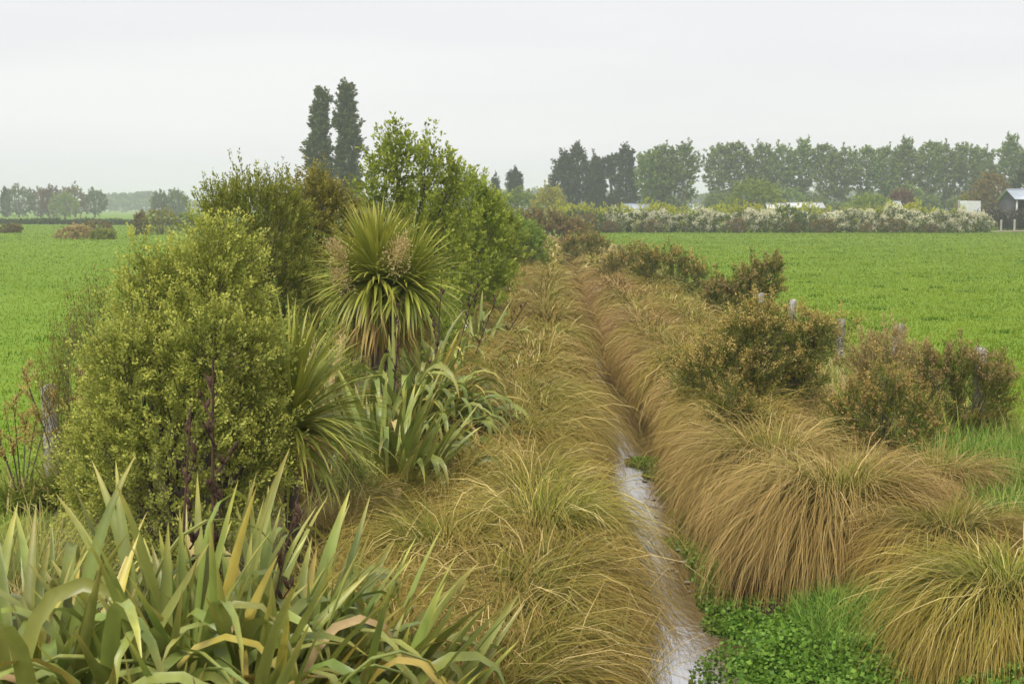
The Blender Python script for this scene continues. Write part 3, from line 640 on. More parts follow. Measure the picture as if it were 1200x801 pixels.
shrub('bright_tree', (-1.95, 28.0, 0), [(-.25, 0, 3.75, .55, .55, .72), (.28, 0, 3.5, .5, .5, .8), (.72, .1, 3.3, .38, .4, .75), (-.6, 0, 3.2, .5, .5, .6), (.1, -.1, 2.5, 1.05, .9, .8), (.2, -.2, 1.6, 1.1, .9, .9), (-.5, 0, 2.3, .6, .6, .7)],
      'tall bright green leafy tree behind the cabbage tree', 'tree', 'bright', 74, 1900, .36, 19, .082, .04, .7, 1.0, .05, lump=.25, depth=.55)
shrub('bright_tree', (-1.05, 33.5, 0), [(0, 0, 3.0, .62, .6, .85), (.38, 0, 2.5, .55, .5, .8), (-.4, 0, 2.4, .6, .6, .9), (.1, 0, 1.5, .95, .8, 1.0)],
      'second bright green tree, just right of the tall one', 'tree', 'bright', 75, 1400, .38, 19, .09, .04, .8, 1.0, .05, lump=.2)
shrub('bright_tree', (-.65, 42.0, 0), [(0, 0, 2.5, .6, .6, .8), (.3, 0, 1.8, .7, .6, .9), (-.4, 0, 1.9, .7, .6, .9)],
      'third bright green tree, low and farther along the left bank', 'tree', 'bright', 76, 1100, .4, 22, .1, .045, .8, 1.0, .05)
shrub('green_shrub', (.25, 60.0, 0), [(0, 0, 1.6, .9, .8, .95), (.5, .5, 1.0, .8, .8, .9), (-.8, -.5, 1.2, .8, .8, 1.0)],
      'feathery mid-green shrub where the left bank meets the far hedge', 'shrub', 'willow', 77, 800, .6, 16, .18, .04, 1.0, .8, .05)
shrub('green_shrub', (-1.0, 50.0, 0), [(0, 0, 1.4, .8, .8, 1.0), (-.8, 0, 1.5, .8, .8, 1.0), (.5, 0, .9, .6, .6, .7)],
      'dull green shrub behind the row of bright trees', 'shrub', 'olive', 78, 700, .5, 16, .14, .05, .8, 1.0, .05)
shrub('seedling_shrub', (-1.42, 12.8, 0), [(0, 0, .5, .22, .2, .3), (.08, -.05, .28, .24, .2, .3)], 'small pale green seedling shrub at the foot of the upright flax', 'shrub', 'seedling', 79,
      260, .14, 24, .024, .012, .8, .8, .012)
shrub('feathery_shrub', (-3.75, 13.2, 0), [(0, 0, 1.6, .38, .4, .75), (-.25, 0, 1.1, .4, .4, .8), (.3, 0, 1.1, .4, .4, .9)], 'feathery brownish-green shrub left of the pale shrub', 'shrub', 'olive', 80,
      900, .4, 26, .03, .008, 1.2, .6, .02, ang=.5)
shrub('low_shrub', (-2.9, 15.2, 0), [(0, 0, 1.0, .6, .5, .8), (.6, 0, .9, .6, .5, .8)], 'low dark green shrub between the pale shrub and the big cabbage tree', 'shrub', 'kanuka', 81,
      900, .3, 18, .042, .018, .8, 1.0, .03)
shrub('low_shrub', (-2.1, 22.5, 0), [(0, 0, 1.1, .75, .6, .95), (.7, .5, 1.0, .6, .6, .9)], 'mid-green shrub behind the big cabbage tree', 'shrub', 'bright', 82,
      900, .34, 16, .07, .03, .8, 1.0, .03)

# dry grassy plants
def dry_clump(loc, n, L, label, seed, mat='drygrass', plumes=0):
    r = np.random.default_rng(seed); e = tag(empty('grass_clump', loc), label, 'grass clump')
    rb = ribbons(np.column_stack([r.normal(0, .12, n), r.normal(0, .12, n), np.zeros(n)]), r.uniform(0, 6.28, n), r.uniform(1.0, 1.5, n), r.uniform(.6, 1, n)*L, r.uniform(.3, 1.4, n), .008, 5, 1.5)
    tag(obj('blades', mesh('clump_blades', [rb], M[mat]), e), kind='stuff')
    if plumes:
        P = []
        for k in range(plumes):
            a = r.uniform(0, 6.28); b = np.array([.1*math.cos(a), .1*math.sin(a), .1]); t = b + np.array([.3*math.cos(a), .3*math.sin(a), 1.0])*L*r.uniform(.85, 1.1)
            P.append(tube([b, (b + t)/2, t], [.004, .003, .002], 4)); m = 130; q = r.random(m)
            P.append(cards(b + (t - b)*(.72 + .3*q)[:, None] + r.normal(0, .022, (m, 3)), unit(np.broadcast_to(t - b, (m, 3)) + r.normal(0, .4, (m, 3))), .04, .008, q, r.random(m)))
        tag(obj('seed_heads', mesh('clump_plumes', P, M['panicle']), e), kind='stuff')
    return e
dry_clump((-2.28, 14.6, 0), 800, 1.6, 'buff feathery grass clump left of the big cabbage tree', 91, 'drygrass', 14)
dry_clump((-2.95, 8.3, 0), 900, 1.0, 'brown tufted sedge at the left edge behind the near flax', 92, 'gorse_pale', 0)
dry_clump((-3.3, 9.8, 0), 700, 1.1, 'green tufted grass behind the slender flax at the left edge', 93, 'rough', 0)
dry_clump((-1.55, 12.3, 0), 500, .7, 'brown dry grass at the foot of the young cabbage tree', 94, 'gorse_pale', 0)
dry_clump((4.15, 17.3, 0), 900, .85, 'straw-coloured grass between the two nearest gorse bushes', 95, 'rough', 6)
dry_clump((3.6, 15.0, 0), 600, .6, 'pale dry grass right of the broad tussock', 96, 'drygrass', 0)
dry_clump((4.1, 60.0, 0), 700, 1.3, 'grey dead reeds on the far right bank', 97, 'gorse_pale', 8)

# dock-like weeds with brown heads at the left post
def dock(loc, h, label, seed):
    r = np.random.default_rng(seed); e = tag(empty('dock_weed', loc), label, 'weed'); P = []; S = []
    for k in range(7):
        a = r.uniform(0, 6.28); t = np.array([math.cos(a)*.3, math.sin(a)*.3, 1])*h*r.uniform(.7, 1.05); S.append(tube([(0, 0, 0), t*.5 + [0, 0, .03], t], [.009, .007, .003], 5))
        for b in range(6):
            s = t*r.uniform(.55, 1); d = unit(t/h + r.normal(0, .45, 3)); l = r.uniform(.1, .22)
            S.append(tube([s, s + d*l], [.004, .002], 4)); m = 60; q = r.random(m)
            P.append(cards(s + d*l*q[:, None] + r.normal(0, .014, (m, 3)), unit(r.normal(0, 1, (m, 3))), .02, .016, q, r.random(m)))
    obj('stem', mesh('dock_stem', S, M['bark']), e); tag(obj('seed_heads', mesh('dock_heads', P, M['gorse_flower']), e), kind='stuff')
    n = 300; rb = ribbons(r.normal(0, .1, (n, 3))*[1, 1, 0], r.uniform(0, 6.28, n), r.uniform(.5, 1.4, n), r.uniform(.3, .6, n)*h, r.uniform(.3, 1.2, n), .02, 4)
    tag(obj('leaves', mesh('dock_leaves', [rb], M['rough']), e), kind='stuff')
dock((-4.45, 14.4, 0), 1.45, 'tall brown-headed weed right of the left fence post', 98)
dock((-4.9, 14.3, 0), 1.1, 'shorter brown-headed weed in front of the left fence post', 99)
dock((-5.0, 16.5, 0), 1.4, 'brown-headed weed behind the left fence post', 100)

# ------------------------------------------------------------------ gorse
def gorse(loc, lobes, label, seed, shoots, mat='gorse', fl=.5, near=True, group=None, fm='gorse_flower', k=1.0):
    return shrub('gorse_bush', loc, lobes, label, 'gorse', mat, seed, shoots, .30*k, 22 if near else 12, (.04 if near else .09)*k, (.015 if near else .034)*k, .75, 1.0, .025, 'bark', fm, group,
                 ang=.6, depth=.55, lump=.34, loose=.12, flowers=(fl*.85, 34 if near else 12, (.028 if near else .06)*k, (.02 if near else .045)*k, .02*k, .2))
gorse((3.1, 19.3, 0), [(0, 0, .8, .7, .6, .6), (.32, 0, 1.25, .42, .4, .45), (-.5, -.1, .7, .45, .45, .42), (1.0, .1, 1.22, .4, .35, .34), (.02, -.2, 1.3, .35, .3, .35), (.7, 0, .75, .4, .35, .35)],
      'largest gorse bush on the right bank, orange-brown tips, leaning right', 111, 2500, fl=.62)
gorse((4.25, 16.5, 0), [(0, 0, .7, .5, .5, .6), (.1, 0, .5, .6, .5, .5), (-.3, 0, .6, .35, .35, .4), (.1, -.2, .3, .55, .4, .35)], 'olive gorse bush with paler tips, right of the largest one', 112, 2000, fl=.4)
gorse((5.5, 17.8, 0), [(0, 0, .8, .55, .5, .6), (.35, 0, .8, .4, .4, .5), (-.35, .1, .85, .4, .4, .45), (0, -.1, .35, .6, .45, .4)], 'dark gorse bush with pinkish-brown tips against the right fence', 113, 2000, fl=.45, fm='gorse_pale')
gorse((5.35, 20.2, 0), [(0, 0, .75, .55, .5, .7), (-.35, 0, .8, .35, .35, .6), (0, 0, .35, .6, .5, .4)], 'dead grey-brown gorse bush between the fence posts', 114, 1400, 'gorse_pale', .3, True, None, 'gorse_pale')
gorse((5.9, 37.0, 0), [(0, 0, .7, .8, .6, .65), (.5, 0, 1.05, .45, .4, .55), (-.6, 0, .6, .5, .5, .5), (.75, 0, 1.3, .25, .3, .4)], 'brown gorse bush by the far fence posts at the paddock edge', 115, 1100, fl=.55, near=False, fm='gorse_pale')
gorse((5.4, 48.0, 0), [(0, 0, .8, .9, .7, .8), (-.8, 0, .9, .7, .6, .7), (.7, 0, .6, .5, .5, .6)], 'orange-tipped gorse bush halfway along the right bank', 116, 1000, fl=.6, near=False)
gorse((4.8, 56.0, 0), [(0, 0, .7, .8, .7, .8), (-.6, 0, .6, .7, .6, .6)], 'low gorse bush behind the orange-tipped one on the right bank', 117, 700, fl=.5, near=False)
gorse((4.2, 78.0, 0), [(0, 0, .8, 1.0, .8, .9), (-.8, 0, .7, .8, .7, .7)], 'distant reddish gorse bush near the end of the channel', 118, 700, fl=.6, near=False, k=1.3)
gorse((2.6, 16.9, .0), [(0, 0, .5, .35, .3, .4)], 'small gorse sprig poking out of the broad tussock', 119, 260, fl=.3)

for g_ in COL.objects:
    if g_.name.startswith('gorse_bush') and g_.parent is None and g_.location.y < 21 and g_.location.x > 4: g_.scale = (.9, .9, .88)

# ------------------------------------------------------------------ fence posts
def post_mesh(h, r, seed):
    rr = np.random.default_rng(seed); n = 14; a = np.linspace(0, 2*np.pi, n, endpoint=False); V = []
    lump = 1 + .06*rr.normal(0, 1, n); zs = [-.3, .0, h*.3, h*.6, h*.93, h - .012, h]
    for z in zs:
        q = r*lump*(1 + .02*rr.normal(0, 1, n))*(1 - .04*z)*(1.0 if z < h - .005 else .9)
        V.append(np.column_stack([q*np.cos(a), q*np.sin(a), z + (.02*np.cos(a)*(z > h*.9)) + .006*rr.normal(0, 1, n)*(z > h*.9)]))
    V.append([[0, 0, h - .004]]); i = np.arange(n*len(zs)).reshape(len(zs), n); j = np.roll(i, -1, 1)
    F = np.stack([i[:-1], j[:-1], j[1:], i[1:]], -1).reshape(-1, 4); cap = np.array([[i[-1, k], j[-1, k], n*len(zs)] for k in range(n)])
    me = mesh('fence_post', [(np.vstack(V), F, None, None, 0), ], M['wood'], False)
    Vc = np.vstack([V[-2], V[-1]]); capf = np.array([[k, (k+1) % n, n] for k in range(n)])
    return mesh('fence_post', [(np.vstack(V[:-1]), F, None, None, 0), (Vc, capf, None, None, 0)], M['wood'], False)
for i, (x, y, h, r, lb) in enumerate([
    (-4.80, 15.0, 1.16, .085, 'grey wooden fence post among weeds at the left edge'),
    (5.87, 18.1, 1.24, .085, 'grey wooden fence post in the right fence, nearest the camera'),
    (5.93, 22.4, 1.2, .08, 'grey wooden fence post in the right fence, second from the camera'),
    (6.02, 26.6, .96, .08, 'grey wooden fence post in the right fence, third from the camera'),
    (6.14, 31.7, .98, .085, 'grey wooden fence post in the right fence, fourth from the camera'),
    (6.25, 36.3, .86, .085, 'grey wooden fence post beside the brown gorse, farthest of the right fence')]):
    p = obj('fence_post', post_mesh(h, r, i), None, (x, y, 0), (rnd.gauss(0, .03), rnd.gauss(0, .03), rnd.uniform(0, 6)))
    tag(p, lb, 'fence post', 'wooden fence posts')
for i, (x, y, h, r, lb) in enumerate([(59.5, 177.0, 1.5, .13, 'left one of the two small posts beside the dirt track'), (61.3, 177.5, 1.55, .13, 'right one of the two small posts beside the dirt track'),
    (55.2, 180.0, 3.9, .14, 'tall thin pale pole rising behind the right end of the hedge'), (54.2, 172.5, 1.5, .12, 'pale post at the right end of the flowering hedge')]):
    p = obj('post', post_mesh(h, r, 40 + i), None, (x, y, 0)); tag(p, lb, 'post')

# ------------------------------------------------------------------ far trees
def tree(name, loc, h, lobes, label, mat, seed, n, leaf, bark='bark', group=None, trunk=.25, cat='tree', up=.5, sl=None, blossom=None, lps=14, **kw):
    e = tag(empty(name, loc), label, cat, group)
    P, tw, FL = crown(lobes, n, sl or leaf*2.2, lps, leaf, leaf*.6, up, 1.0, seed, flowers=blossom, **kw)
    obj('crown', mesh(name + '_crown', [P], M[mat]), e)
    T = [tube([(0, 0, -.3), (.02*h, 0, h*.3), (0, .01*h, h*.6), (.01*h, 0, h*.92)], [trunk, trunk*.8, trunk*.5, trunk*.12], 7)] + stems(lobes, trunk*.5, seed, (0, 0, h*.1))
    obj('trunk', mesh(name + '_trunk', T, M[bark]), e)
    if FL is not None: tag(obj('blossom', mesh(name + '_blossom', [FL], M['blossom']), e), kind='stuff')
    return e
def place(src, x, y, s, rz, label, sz=1.0):
    c = copy_tree(src); c.location = (x, y, 0); c.rotation_euler = (0, 0, rz); c.scale = (s, s, s*sz); c['label'] = label
    return c
def lomb(seed, h, w):
    r = random.Random(seed)
    return [(r.uniform(-.25, .25)*w, r.uniform(-.25, .25)*w, h*(.12 + .86*k/9), w*(.6, .8, .95, 1, 1, 1, .97, .92, .84, .66)[k]*r.uniform(.75, 1.1), w*(.6, .8, .95, 1, 1, 1, .97, .92, .84, .66)[k]*r.uniform(.75, 1.0), h*.085) for k in range(10)]
tree('lombardy_poplar', (-26.2, 200, 0), 17.6, lomb(1, 18.0, 1.6), 'left one of the two tall slim poplars rising above the shrubs', 'lombardy', 201, 1700, .38, trunk=.3, group='pair of tall poplars', up=1.3, lump=.3)
tree('lombardy_poplar', (-22.4, 200, 0), 18.2, lomb(5, 18.6, 1.65), 'right one of the two tall slim poplars rising above the shrubs', 'lombardy', 202, 1700, .38, trunk=.3, group='pair of tall poplars', up=1.3, lump=.35)
# poplar shelterbelt
def belt(seed, h):
    r = random.Random(seed); L = []
    for k in range(8):
        q = k/7; w = 2.55*(.6, .75, .95, 1.05, 1.1, 1.05, .95, .72)[k]
        L.append((r.uniform(-.7, .7), r.uniform(-.6, .6), h*(.36 + .53*q), w*r.uniform(.75, 1.15), w*r.uniform(.8, 1.1), h*.11*r.uniform(.8, 1.2)))
    L += [(r.uniform(-1.4, 1.4), r.uniform(-1, 1), h*r.uniform(.12, .26), 1.5, 1.4, h*.08) for _ in range(2)]
    return L
protos = []
X0, Y0 = 46.5, 330
xs = [46.5 + 4.75*i for i in range(18)]
for i, x in enumerate(xs):
    hh = 17.3 + .6*math.sin(i*1.7) + .08*i
    lb = f'poplar in the long shelterbelt behind the flowering hedge, {ORD[i]} from its left end'
    if i < 5:
        t = tree('shelterbelt_poplar', (x, Y0, 0), hh, belt(300 + i, hh), lb, 'poplar', 300 + i, 1300, .5, 'palebark', 'shelterbelt poplars', .28, lump=.42, depth=.7)
        protos.append(t)
    else:
        place(protos[(i*2 + 1) % 5], x + rnd.uniform(-.6, .6), Y0 + rnd.uniform(-3, 3), rnd.uniform(.95, 1.04), rnd.uniform(0, 6), lb, rnd.uniform(.96, 1.02))
# centre group
tree('macrocarpa', (10.6, 300, 0), 13.5, [(0, 0, 7, 2.4, 2.2, 6.2), (-1.2, 0, 5, 2.0, 2, 4.5), (.5, 0, 10.5, 1.4, 1.4, 3)], 'leftmost dark conifer of the group right of the willows', 'conifer', 401, 1000, .48, group='dark conifers', trunk=.4)
tree('macrocarpa', (13.6, 302, 0), 15.6, [(0, 0, 7.5, 2.6, 2.4, 7), (1, 0, 6, 2.2, 2, 5.5), (0, 0, 12.5, 1.5, 1.4, 3.2)], 'tallest dark conifer of the group right of the willows', 'conifer', 402, 1200, .48, group='dark conifers', trunk=.4)
tree('macrocarpa', (17.2, 300, 0), 13.0, [(0, 0, 6.5, 1.9, 2, 6.0), (.3, 0, 11, 1.2, 1.2, 2)], 'dark conifer right of the tallest one, beside the gap of sky', 'conifer', 403, 800, .48, group='dark conifers', trunk=.4)
tree('pine_tree', (20.4, 301, 0), 13.2, [(-.6, 0, 12.0, 1.3, 1.2, 1.2), (.9, 0, 12.3, 1.3, 1.2, 1.3), (-.2, 0, 10.2, 1.0, 1, .9), (1.0, 0, 8.6, .9, .9, .7), (0, 0, 3.2, 1.6, 1.5, 2.2)], 'open pine with sky showing through below its crown', 'conifer', 404, 700, .38, group='dark conifers', trunk=.3)
tree('macrocarpa', (23.4, 300, 0), 15.2, [(0, 0, 7.5, 1.9, 2, 7), (.2, 0, 12.6, 1.4, 1.3, 2.6), (-1.0, 0, 13.0, .6, .6, 1.6), (.3, 0, 5, 2.4, 2, 4)], 'dark conifer right of the open pine', 'conifer', 405, 1000, .48, group='dark conifers', trunk=.4)
place(protos[0], 27.8, 296, .84, 1.0, 'left poplar of the clump between dark conifers and the long shelterbelt'); place(protos[2], 31.0, 297, .9, 2.4, 'middle poplar of the clump between dark conifers and the long shelterbelt'); place(protos[3], 34.6, 296, .93, 4.0, 'right poplar of the clump between dark conifers and the long shelterbelt')
place(protos[4], 29.4, 299, .78, 5.2, 'short poplar at the back of the clump beside the dark conifers')
tree('slender_conifer', (-3.4, 300, 0), 9.6, [(0, 0, 5, .8, .8, 4.6)], 'thin distant conifer left of the tufted one above the willow', 'conifer', 406, 400, .35, trunk=.2)
tree('slender_conifer', (.4, 300, 0), 11.0, [(0, 0, 6.5, 1.4, 1.2, 3.4), (-.8, 0, 8.6, .5, .5, 1.8), (.3, 0, 9.2, .5, .5, 1.8), (1.3, 0, 8.4, .5, .5, 1.6)], 'tufted distant conifer above the willow left of the dark conifers', 'conifer', 407, 700, .33, trunk=.25)
def dome(w, h, seed, low=False):
    r = random.Random(seed); L = [(0, 0, h*.52, w*.8, w*.8, h*.45)]
    for k in range(7):
        a = r.uniform(0, 6.28); L.append((math.cos(a)*w*.5, math.sin(a)*w*.5, h*r.uniform(.35, .62), w*.48, w*.48, h*.34))
    if low: L += [(w*.5*math.cos(q), w*.5*math.sin(q), h*.2, w*.55, w*.55, h*.26) for q in (0, 1.6, 3.2, 4.8)]
    return L
tree('willow_tree', (40.4, 242, 0), 7.6, dome(4.9, 7.7, 1), 'dome-shaped willow in front of the shelterbelt', 'willow', 411, 1900, .34, trunk=.35, up=-.1)
tree('willow_tree', (.6, 222, 0), 5.8, dome(3.4, 5.9, 2), 'dull green willow left of the golden one', 'willow', 412, 1100, .3, trunk=.3, up=0)
tree('willow_tree', (5.0, 200, 0), 5.9, dome(2.5, 6.0, 3), 'yellow-green willow left of the dark conifers', 'willow_gold', 413, 1000, .26, trunk=.25, up=0)
tree('willow_tree', (8.0, 285, 0), 6.2, dome(3.2, 6.2, 4), 'small green tree at the foot of the dark conifers', 'willow', 414, 900, .32, trunk=.3, up=0)
tree('bushy_tree', (60.0, 245, 0), 5.2, dome(4.6, 5.2, 5), 'low spreading green tree behind the middle of the hedge', 'willow', 415, 1200, .33, trunk=.3, up=.2)
tree('bushy_tree', (67.5, 252, 0), 6.6, dome(2.2, 6.4, 6), 'dark red-leaved tree behind the hedge', 'redleaf', 416, 700, .3, trunk=.25)
tree('bushy_tree', (76, 236, 0), 5.6, dome(4.2, 5.6, 7), 'olive bushy tree behind the right end of the hedge', 'olive', 417, 1000, .32, trunk=.3)
tree('bushy_tree', (76.5, 232, 0), 8.4, dome(3.6, 8.6, 8), 'brownish bushy tree left of the shed', 'brownleaf', 418, 1200, .33, trunk=.3)
tree('bushy_tree', (86.5, 240, 0), 11.0, dome(4.0, 11.2, 9), 'tall dark evergreen tree behind the shed at the right edge', 'conifer', 419, 1500, .36, trunk=.4)
for i in range(13):
    x = 46 + i*6.6; s = rnd.uniform(.8, 1.15)
    if i == 0: und = tree('undergrowth_bush', (x, 322, 0), 5.5, dome(3.6, 6.0, 12), 'bush growing at the foot of the shelterbelt, first from its left end', 'poplar', 421, 900, .4, group='bushes under the shelterbelt', trunk=.2, cat='bush')
    else: place(und, x + rnd.uniform(-1, 1), 322 + rnd.uniform(-3, 3), s, rnd.uniform(0, 6), f'bush growing at the foot of the shelterbelt, {ORD[i]} from its left end', rnd.uniform(.8, 1.2))
# left distance
for i, (px, yy, h, w, m, lb) in enumerate([(-153, 440, 8.8, 1.1, 'conifer', 'thin dark tree at the left end of the far left wood'), (-149, 440, 9.6, 4.4, 'fartree', 'dark round tree, leftmost big one of the far left wood'),
        (-144, 445, 8.8, 4.4, 'brownleaf', 'brownish tree second from the left in the far left wood'), (-139, 442, 9.2, 3.8, 'redleaf', 'dark reddish tree in the middle of the far left wood'),
        (-130.5, 425, 7.4, 4.4, 'willow', 'lighter green tree in front of the far left wood'), (-132, 440, 9.4, 4.4, 'brownleaf', 'brown-topped tree right of the middle in the far left wood'), (-127.5, 445, 8.4, 3.8, 'fartree', 'rightmost tree of the far left wood'),
        (-101, 420, 7.6, 2.9, 'fartree', 'left one of the pair of round trees in the left distance'), (-96, 420, 8.2, 3.2, 'fartree', 'right one of the pair of round trees in the left distance')]):
    tree('distant_tree', (px, yy, 0), h*.95, dome(w, h, 30 + i), lb, m, 430 + i, 600, .52, group='trees in the left distance', trunk=.3)
def woodline(x0, x1, y, h, n, seed, name, label, mat='fartree'):
    r = np.random.default_rng(seed); x = r.uniform(x0, x1, n); top = h*(.55 + .45*np.clip(.5 + .8*hnoise(x, x*0 + seed, .035, seed) + .4*hnoise(x, x*0, .16, seed + 1), 0, 1))
    z = top*np.sqrt(r.random(n)); p = np.column_stack([x, y + r.uniform(-8, 8, n), z])
    c = cards(p, unit(r.normal(0, 1, (n, 3)) + [0, 0, .4]), 2.2, 1.6, r.random(n), r.random(n))
    return tag(obj(name, mesh(name, [c], M[mat])), label, 'wood', kind='stuff')
woodline(-420, -60, 900, 9, 7000, 1, 'distant_wood', 'far hazy line of trees beyond the left paddock')
woodline(-60, 460, 760, 14, 12000, 2, 'distant_wood', 'far hazy line of trees beyond the shelterbelt')
woodline(-262, -228, 930, 14, 1800, 3, 'distant_wood', 'hazy blue clump of trees right of the far left wood')
woodline(74, 92, 560, 13, 1800, 4, 'distant_wood', 'hazy blue trees in the gap left of the long shelterbelt')

# far left hedge and field bushes
r = np.random.default_rng(5); n = 9000; x = r.uniform(-112, -48, n); yb = 268 + (x + 112)*-.35
hg = cards(np.column_stack([x, yb + r.normal(0, .6, n), r.random(n)*(.9 + .35*hnoise(x, x*0, .7, 3))]), unit(r.normal(0, 1, (n, 3)) + [0, 0, .3]), .4, .25, r.random(n), r.random(n))
tag(obj('low_hedge', mesh('low_hedge', [hg], M['conifer'])), 'low dark hedge across the far end of the left paddock', 'hedge')
for i, (x, y, h, w, m, lb) in enumerate([(-42, 140, 1.1, 1.9, 'gorse_pale', 'brown rush clump in the left paddock, nearest of its kind'), (-38.5, 137, .8, 1.1, 'kanuka', 'small dark bush touching the nearest brown rush clump'), (-47, 165, 1.2, 1.8, 'brownleaf', 'small brown bush behind the nearest rush clump'),
        (-59.5, 172, .9, 1.4, 'brownleaf', 'low brown bush towards the left edge of the paddock'), (-30.5, 160, .9, 1.9, 'gorse_pale', 'low buff bush between rush clump and the dark paddock bushes'), (-41.3, 162, 2.3, .8, 'brownleaf', 'thin brown bush at the left of the paddock bush cluster'),
        (-38.5, 160, 2.6, 1.9, 'olive', 'largest green bush of the cluster beyond the pale shrub'), (-35.5, 161, 2.2, 1.6, 'kanuka', 'dark green bush at the right of the paddock bush cluster'), (-61.5, 150, .8, 1.3, 'gorse_pale', 'buff bush at the far left edge of the paddock')]):
    tree('paddock_bush', (x, y, 0), h*.8, dome(w, h*1.15, 60 + i, True), lb, m, 460 + i, 420, .2, trunk=.08, group='bushes in the left paddock', cat='bush', zmin=.05)

# ------------------------------------------------------------------ flowering hedge on the right
haw = []; X = 20.0; i = 0
def hawthorn(w, h, seed, mat, bl): 
    return dict(lobes=dome(w, h, seed), mat=mat, bl=bl)
pat = [(7.4, 'none'), (10.0, 'none'), (12.6, 'few'), (15.4, 'few'), (17.9, 'full'), (20.5, 'few'), (22.9, 'full'), (25.3, 'few'), (27.9, 'full'), (30.4, 'full'), (33.0, 'none'), (35.6, 'none'), (38.0, 'full'), (40.6, 'few'),
       (43.2, 'full'), (45.8, 'full'), (48.4, 'full'), (51.0, 'full'), (53.2, 'full'), (55.4, 'full')]
protoH = {}
for i, (x, kind) in enumerate(pat):
    y = 175 - x*.03
    lb = {'none': 'leafy hawthorn without blossom', 'few': 'hawthorn with sparse white blossom', 'full': 'hawthorn covered in white blossom'}[kind] + f', {ORD[i]} from left in the far hedge'
    bl = {'none': None, 'few': (.14, 44, .14, .12, .16, .0), 'full': (.22, 60, .15, .13, .17, -.15)}[kind]
    lst = protoH.setdefault(kind, [])
    if len(lst) < 2:
        lst.append(tree('hawthorn_bush', (x, y, 0), 2.2, dome(1.75, 2.6, 80 + i, True), lb, 'hawthorn', 480 + i, 600, .18, group='hawthorn bushes of the far hedge', trunk=.1, cat='hawthorn', blossom=bl, lump=.3, zmin=.05))
    else: place(lst[i % 2], x, y, rnd.uniform(.88, 1.1), rnd.uniform(0, 6), lb, rnd.uniform(.85, 1.12))
for i in range(19):
    x = 6.0 + i*2.72; lb = f'yellow-green broom bush at the back of the far hedge, {ORD[i]} from its left end'
    if i < 2: 
        bt = tree('broom_bush', (x, 178.5, 0), 2.6, dome(2.0, 3.6, 100 + i, True), lb, 'broom', 510 + i, 600, .19, group='broom bushes behind the far hedge', trunk=.1, cat='broom', up=1.0, lump=.3, zmin=.05)
        if i == 0: bt0 = bt
        else: bt1 = bt
    else: place((bt0, bt1)[i % 2], x, 178.5 + rnd.uniform(-.5, .5), rnd.uniform(.85, 1.08), rnd.uniform(0, 6), lb, rnd.uniform(.85, 1.15))
for i, x in enumerate([6.0, 8.6, 11.6, 16.8, 26.5, 33.5, 36.8, 41.8, 45.0, 49.5]):
    lb = f'low brown bush along the foot of the far hedge, {ORD[i]} from its left end'
    if i == 0: bb = tree('brown_bush', (x, 172.2, 0), 1.3, dome(1.25, 1.55, 120), lb, 'brownleaf', 530, 300, .14, group='brown bushes at the foot of the far hedge', trunk=.07, cat='bush', zmin=.05)
    else: place(bb, x, 172.2 + rnd.uniform(-.6, .6), rnd.uniform(.7, 1.25), rnd.uniform(0, 6), lb, rnd.uniform(.8, 1.2))
shrub('green_shrub', (3.4, 120.0, 0), [(0, 0, 1.2, 1.5, 1.2, 1.4), (1.6, 0, .9, 1.3, 1.0, 1.1), (-1.8, 0, 1.3, 1.5, 1.2, 1.5)], 'mixed brown-green shrub where the channel ends before the hedge', 'shrub', 'brownleaf', 541, 700, .6, 20, .2, .08, .8, 1.0, .06)
# dark twiggy heap at the far right
heap = tag(empty('brush_heap', (64.5, 192, 0)), 'heap of dark grey brushwood in front of the shed', 'brushwood')
r = np.random.default_rng(77); n = 5000; hx = r.uniform(-4.0, 12, n); hz = r.random(n)*(3.2 + .5*hnoise(hx, hx*0, .8, 6))
hb = ribbons(np.column_stack([hx, r.normal(0, 1.0, n), hz*.8]), r.uniform(0, 6.28, n), r.uniform(-.3, 1.1, n), r.uniform(.5, 1.5, n), r.uniform(0, .6, n), .11, 2)
mb = leaf_mat('brushwood', (.035,.03,.035), (.13,.11,.12), (.1,.09,.1), .5, 1.0, .3, .0, .9, .1)
tag(obj('branches', mesh('brush', [hb], mb), heap), kind='stuff')

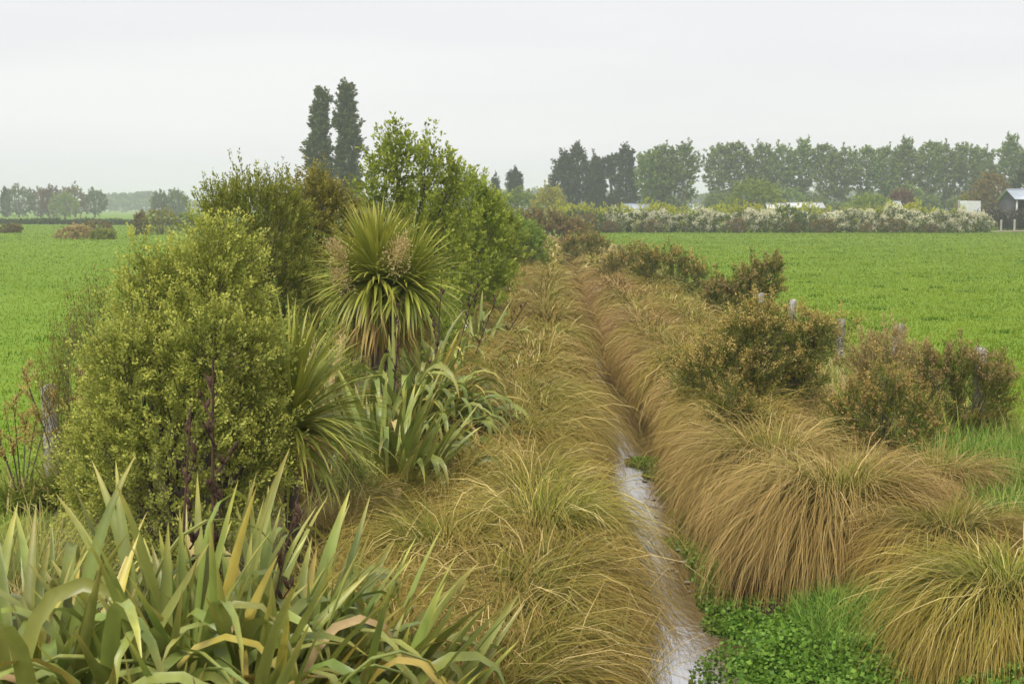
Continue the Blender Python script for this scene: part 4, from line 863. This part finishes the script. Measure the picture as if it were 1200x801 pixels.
# ------------------------------------------------------------------ far buildings
def shed(name, loc, L, D, hw, hr, label, wall, roof, seed, bays=0, rz=0.0):
    """gabled shed, ridge along its length; doors or open bays on the front"""
    e = tag(empty(name, loc, rz), label, 'shed')
    w = [box((0, D/2 - .06, hw/2), (L/2, .06, hw/2)), box((-L/2 + .06, 0, hw/2), (.06, D/2 - .13, hw/2)), box((L/2 - .06, 0, hw/2), (.06, D/2 - .13, hw/2))]
    if not bays: w.append(box((0, -D/2 + .06, hw/2), (L/2, .06, hw/2)))
    obj('wall', mesh('shed_wall', w, M[wall], False), e)
    o = .3; sl = np.array([[-L/2 - o, -D/2 - o, hw - .02], [L/2 + o, -D/2 - o, hw - .02], [L/2 + o, 0, hr], [-L/2 - o, 0, hr], [L/2 + o, D/2 + o, hw - .02], [-L/2 - o, D/2 + o, hw - .02]])
    top = sl + [0, 0, .09]
    rv = np.vstack([sl, top]); rf = np.array([[0, 1, 2, 3], [3, 2, 4, 5], [6, 9, 8, 7], [9, 11, 10, 8], [0, 6, 7, 1], [5, 4, 10, 11], [0, 3, 9, 6], [3, 5, 11, 9], [1, 7, 8, 2], [2, 8, 10, 4]])
    ro = obj('roof', mesh('shed_roof', [(rv, rf, None, None, 0)], M[roof], False), e)
    obj('ridge_cap', mesh('ridge', [box((0, 0, hr + .1), (L/2 + o, .18, .04))], M[roof], False), ro)
    gv = np.array([[-L/2 + .02, -D/2, hw], [-L/2 + .02, D/2, hw], [-L/2 + .02, 0, hr - .05], [L/2 - .02, -D/2, hw], [L/2 - .02, D/2, hw], [L/2 - .02, 0, hr - .05]])
    obj('gable', mesh('gable', [(gv, np.array([[0, 2, 1], [3, 4, 5]]), None, None, 0)], M[wall], False), e)
    if bays:
        for k in range(bays + 1): obj('post', mesh('bay_post', [box((-L/2 + .1 + k*(L - .2)/bays, -D/2 + .1, hw/2 - .02), (.1, .1, hw/2 - .02))], M['palewall'], False), e)
        obj('floor', mesh('bay_floor', [box((0, 0, .04), (L/2 - .2, D/2 - .2, .04))], M['darkwall'], False), e)
    else:
        obj('door', mesh('shed_door', [box((L*.2, -D/2 - .02, hw*.42), (.55, .03, hw*.42))], M['timber'], False), e)
        for k in (-.32, -.08): obj('window', mesh('shed_window', [box((L*k, -D/2 - .02, hw*.6), (.45, .03, .35))], M['darkwall'], False), e)
    return e
shed('shed', (19.6, 232, 0), 3.8, 3.5, 2.7, 3.5, 'small pale-roofed shed in front of the dark conifers', 'palewall', 'greyroof', 1)
shed('shed', (43.0, 238, 0), 2.6, 3.0, 2.8, 3.6, 'small white shed at the foot of the dome-shaped willow', 'whitepaint', 'whitepaint', 2)
shed('shed', (47.8, 238, 0), 5.4, 3.6, 2.9, 3.7, 'long low white-roofed shed right of the dome-shaped willow', 'whitepaint', 'whitepaint', 3)
shed('shed', (64.2, 245, 0), 1.6, 1.6, 3.2, 4.0, 'tiny pale hut with pitched roof behind the hedge', 'palewall', 'whitepaint', 4)
shed('open_shed', (74.5, 205, 0), 9.5, 7.0, 4.1, 5.5, 'open-fronted shed with blue-grey metal roof at the right edge', 'darkwall', 'greyroof', 5, 3)
# white trailer
t = tag(empty('box_trailer', (60.4, 192, 0), .1), 'white boxy trailer behind the right end of the hedge', 'trailer')
a = np.linspace(0, math.pi, 9)
prof = [(-1.0, .9)] + [(-1.0 + .12*(1 - math.cos(q)), 3.75 + .12*math.sin(q)) for q in np.linspace(0, math.pi/2, 4)] + [(1.0 - .12*(1 - math.cos(q)), 3.75 + .12*math.sin(q)) for q in np.linspace(math.pi/2, 0, 4)] + [(1.0, .9)]
pv = np.array([[x, y, z] for y in (-1.0, 1.0) for x, z in prof]); k = len(prof)
pf = [(pv, np.array([[i, (i+1) % k, k + (i+1) % k, k + i] for i in range(k)]), None, None, 0)]
for s in (0, 1): c = np.vstack([pv[s*k:(s+1)*k], [[0, (-1, 1)[s], 2.4]]]); pf.append((c, np.array([[i, (i+1) % k, k] for i in range(k)]), None, None, 0))
obj('body', mesh('trailer_body', pf, M['whitepaint'], False), t)
obj('chassis', mesh('trailer_chassis', [box((0, 0, .78), (.95, .8, .1))], M['darkwall'], False), t)
for x in (-.7, .7):
    w_ = tube([(x, -1.02, .38), (x, -.8, .38)], [.38, .38], 16); obj('wheel', mesh('trailer_wheel', [w_, tube([(x, -1.03, .38), (x, -.9, .38)], [.15, .38], 16)], M['darkwall'], False), t)
# white tub by the track
tb = obj('white_tub', mesh('white_tub', [tube([(0, 0, 0), (0, 0, .5), (0, 0, .52), (0, 0, .55), (0, 0, .5), (0, 0, .1)], [.26, .32, .36, .36, .3, .26], 14), tube([(0, 0, .1), (0, 0, .101)], [.26, .001], 14)], M['whitepaint']), None, (57.0, 178.5, .05))
tag(tb, 'small white tub in the grass beside the dirt track', 'tub')

# ------------------------------------------------------------------ haze
hm = bpy.data.materials.new('haze'); hm.use_nodes = True; nt = hm.node_tree; nt.nodes.clear()
o_ = nt.nodes.new('ShaderNodeOutputMaterial'); pv_ = nt.nodes.new('ShaderNodeVolumePrincipled')
pv_.inputs['Color'].default_value = (.9, .94, 1.0, 1); pv_.inputs['Density'].default_value = .00065; pv_.inputs['Anisotropy'].default_value = .1
nt.links.new(pv_.outputs[0], o_.inputs['Volume'])
hz = obj('haze', mesh('haze', [box((0, 1480, 11.5), (2700, 1540, 13.5))], hm, False))
tag(hz, 'thin pale haze over the whole plain', 'haze', kind='stuff')
